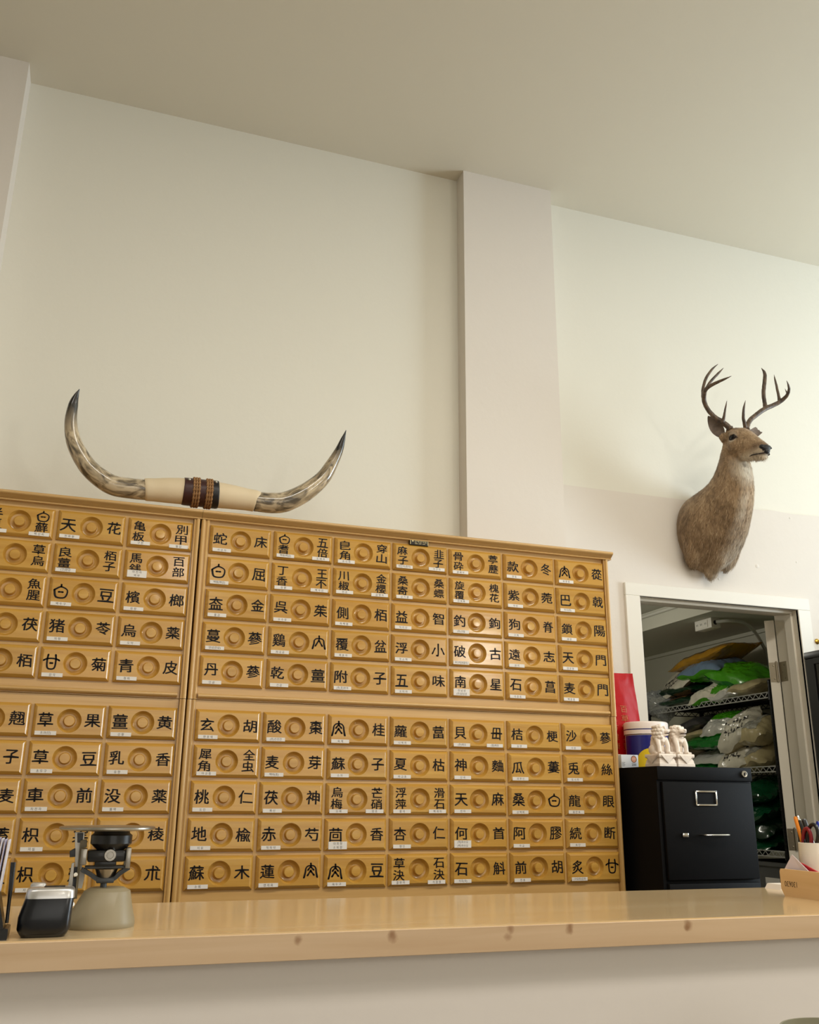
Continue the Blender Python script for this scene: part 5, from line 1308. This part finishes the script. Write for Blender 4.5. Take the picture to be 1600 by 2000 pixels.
# paper pad on the counter behind the tray
q = atz(1530, 1738, CT)
bm = bmesh.new(); prism(bm, [(1.325, CT), (1.49, CT), (1.49, CT+.012), (1.335, CT+.012)], -.835, -.775, 'y'); 
tag(obj('paper_pad', bm, mat('pad_paper', (226,214,200), .6), None, 35, origin=(1.4, -.80, CT)), 'small white paper pad on the counter behind the wooden tray', 'paper pad')
# round clear container just peeping in at the bottom right corner
jp = aty(1606, 2012, -1.62)
sd = thing('side_table', 'low white plinth under the clear container, below the photo edge', 'table', (jp.x+.03, -1.62, 0))
bm = bmesh.new(); lathe(bm, [(0, 0), (.14, 0), (.14, .02), (.03, .03), (.03, jp.z-.16), (.14, jp.z-.15), (.14, jp.z-.13), (0, jp.z-.13)], 40); obj('pedestal', bm, M_trim, sd)
jr = thing('round_jar', 'round greenish clear container whose rim shows at the bottom right corner', 'jar', (jp.x+.03, -1.62, jp.z-.1295))
bm = bmesh.new(); lathe(bm, [(0, 0), (.085, 0), (.09, .006), (.09, .115), (.086, .1285), (.083, .1285), (.086, .115), (.086, .008), (0, .004)], 48); obj('jar_body', bm, mat('greenish_acrylic', (186,184,160), .1, trans=.5, ior=1.2), jr, 50)
bm = bmesh.new(); lathe(bm, [(0, .0085), (.085, .0085), (.085, .105), (.05, .112), (0, .108)], 40); obj('dark_contents', bm, mat('dried_herbs', (74,66,46), .8, var=.4, vscale=70, bump=.5, bscale=120), jr)
# ------------------------------------------------------------------ light: ceiling fixtures in the shop, daylight from the right, storeroom lamp
def area(name, loc, target, sx, sy, power, col, spread=PI):
    l = bpy.data.lights.new(name, 'AREA'); l.shape = 'RECTANGLE'; l.size = sx; l.size_y = sy; l.energy = power; l.color = col; l.spread = spread
    o = bpy.data.objects.new(name, l); C.objects.link(o); o.location = loc
    o.rotation_euler = (Vector(target)-Vector(loc)).to_track_quat('-Z', 'Y').to_euler(); return o
def bulb(name, loc, r, power, col):
    l = bpy.data.lights.new(name, 'POINT'); l.shadow_soft_size = r; l.energy = power; l.color = col
    o = bpy.data.objects.new(name, l); C.objects.link(o); o.location = loc; return o
WARM = (1, .955, .86); NEU = (1, .985, .95); COOL = (.75, .89, 1)
area('ceiling_light', (1.7, -2.5, 3.92), (1.7, -2.5, 0), 3.6, .4, 112, WARM)
area('ceiling_light', (-1.9, -2.9, 3.92), (-1.9, -2.9, 0), 1.8, .4, 32, WARM)
bulb('pendant_lamp', (3.2, -5.5, 2.62), .2, 84, WARM)
bulb('pendant_lamp', (.3, -5.6, 3.25), .14, 30, WARM)
area('storefront_window', (1.0, -9.0, 1.9), (1.0, 0, 1.7), 5.0, 2.4, 58, NEU)
area('side_window', (5.9, -1.2, 2.4), (2.6, .4, 3.6), 2.0, 2.4, 285, COOL)
bulb('storeroom_lamp', (2.1, 2.1, 2.22), .1, 15, (1, .96, .86))
w = bpy.data.worlds.new('world'); bpy.context.scene.world = w; w.use_nodes = True
w.node_tree.nodes['Background'].inputs[0].default_value = (1, .93, .82, 1); w.node_tree.nodes['Background'].inputs[1].default_value = .05
sc_ = bpy.context.scene; sc_.view_settings.view_transform = 'Standard'; sc_.view_settings.look = 'None'; sc_.view_settings.gamma = 1; sc_.view_settings.use_curve_mapping = False
sc_.view_settings.exposure = -0.17
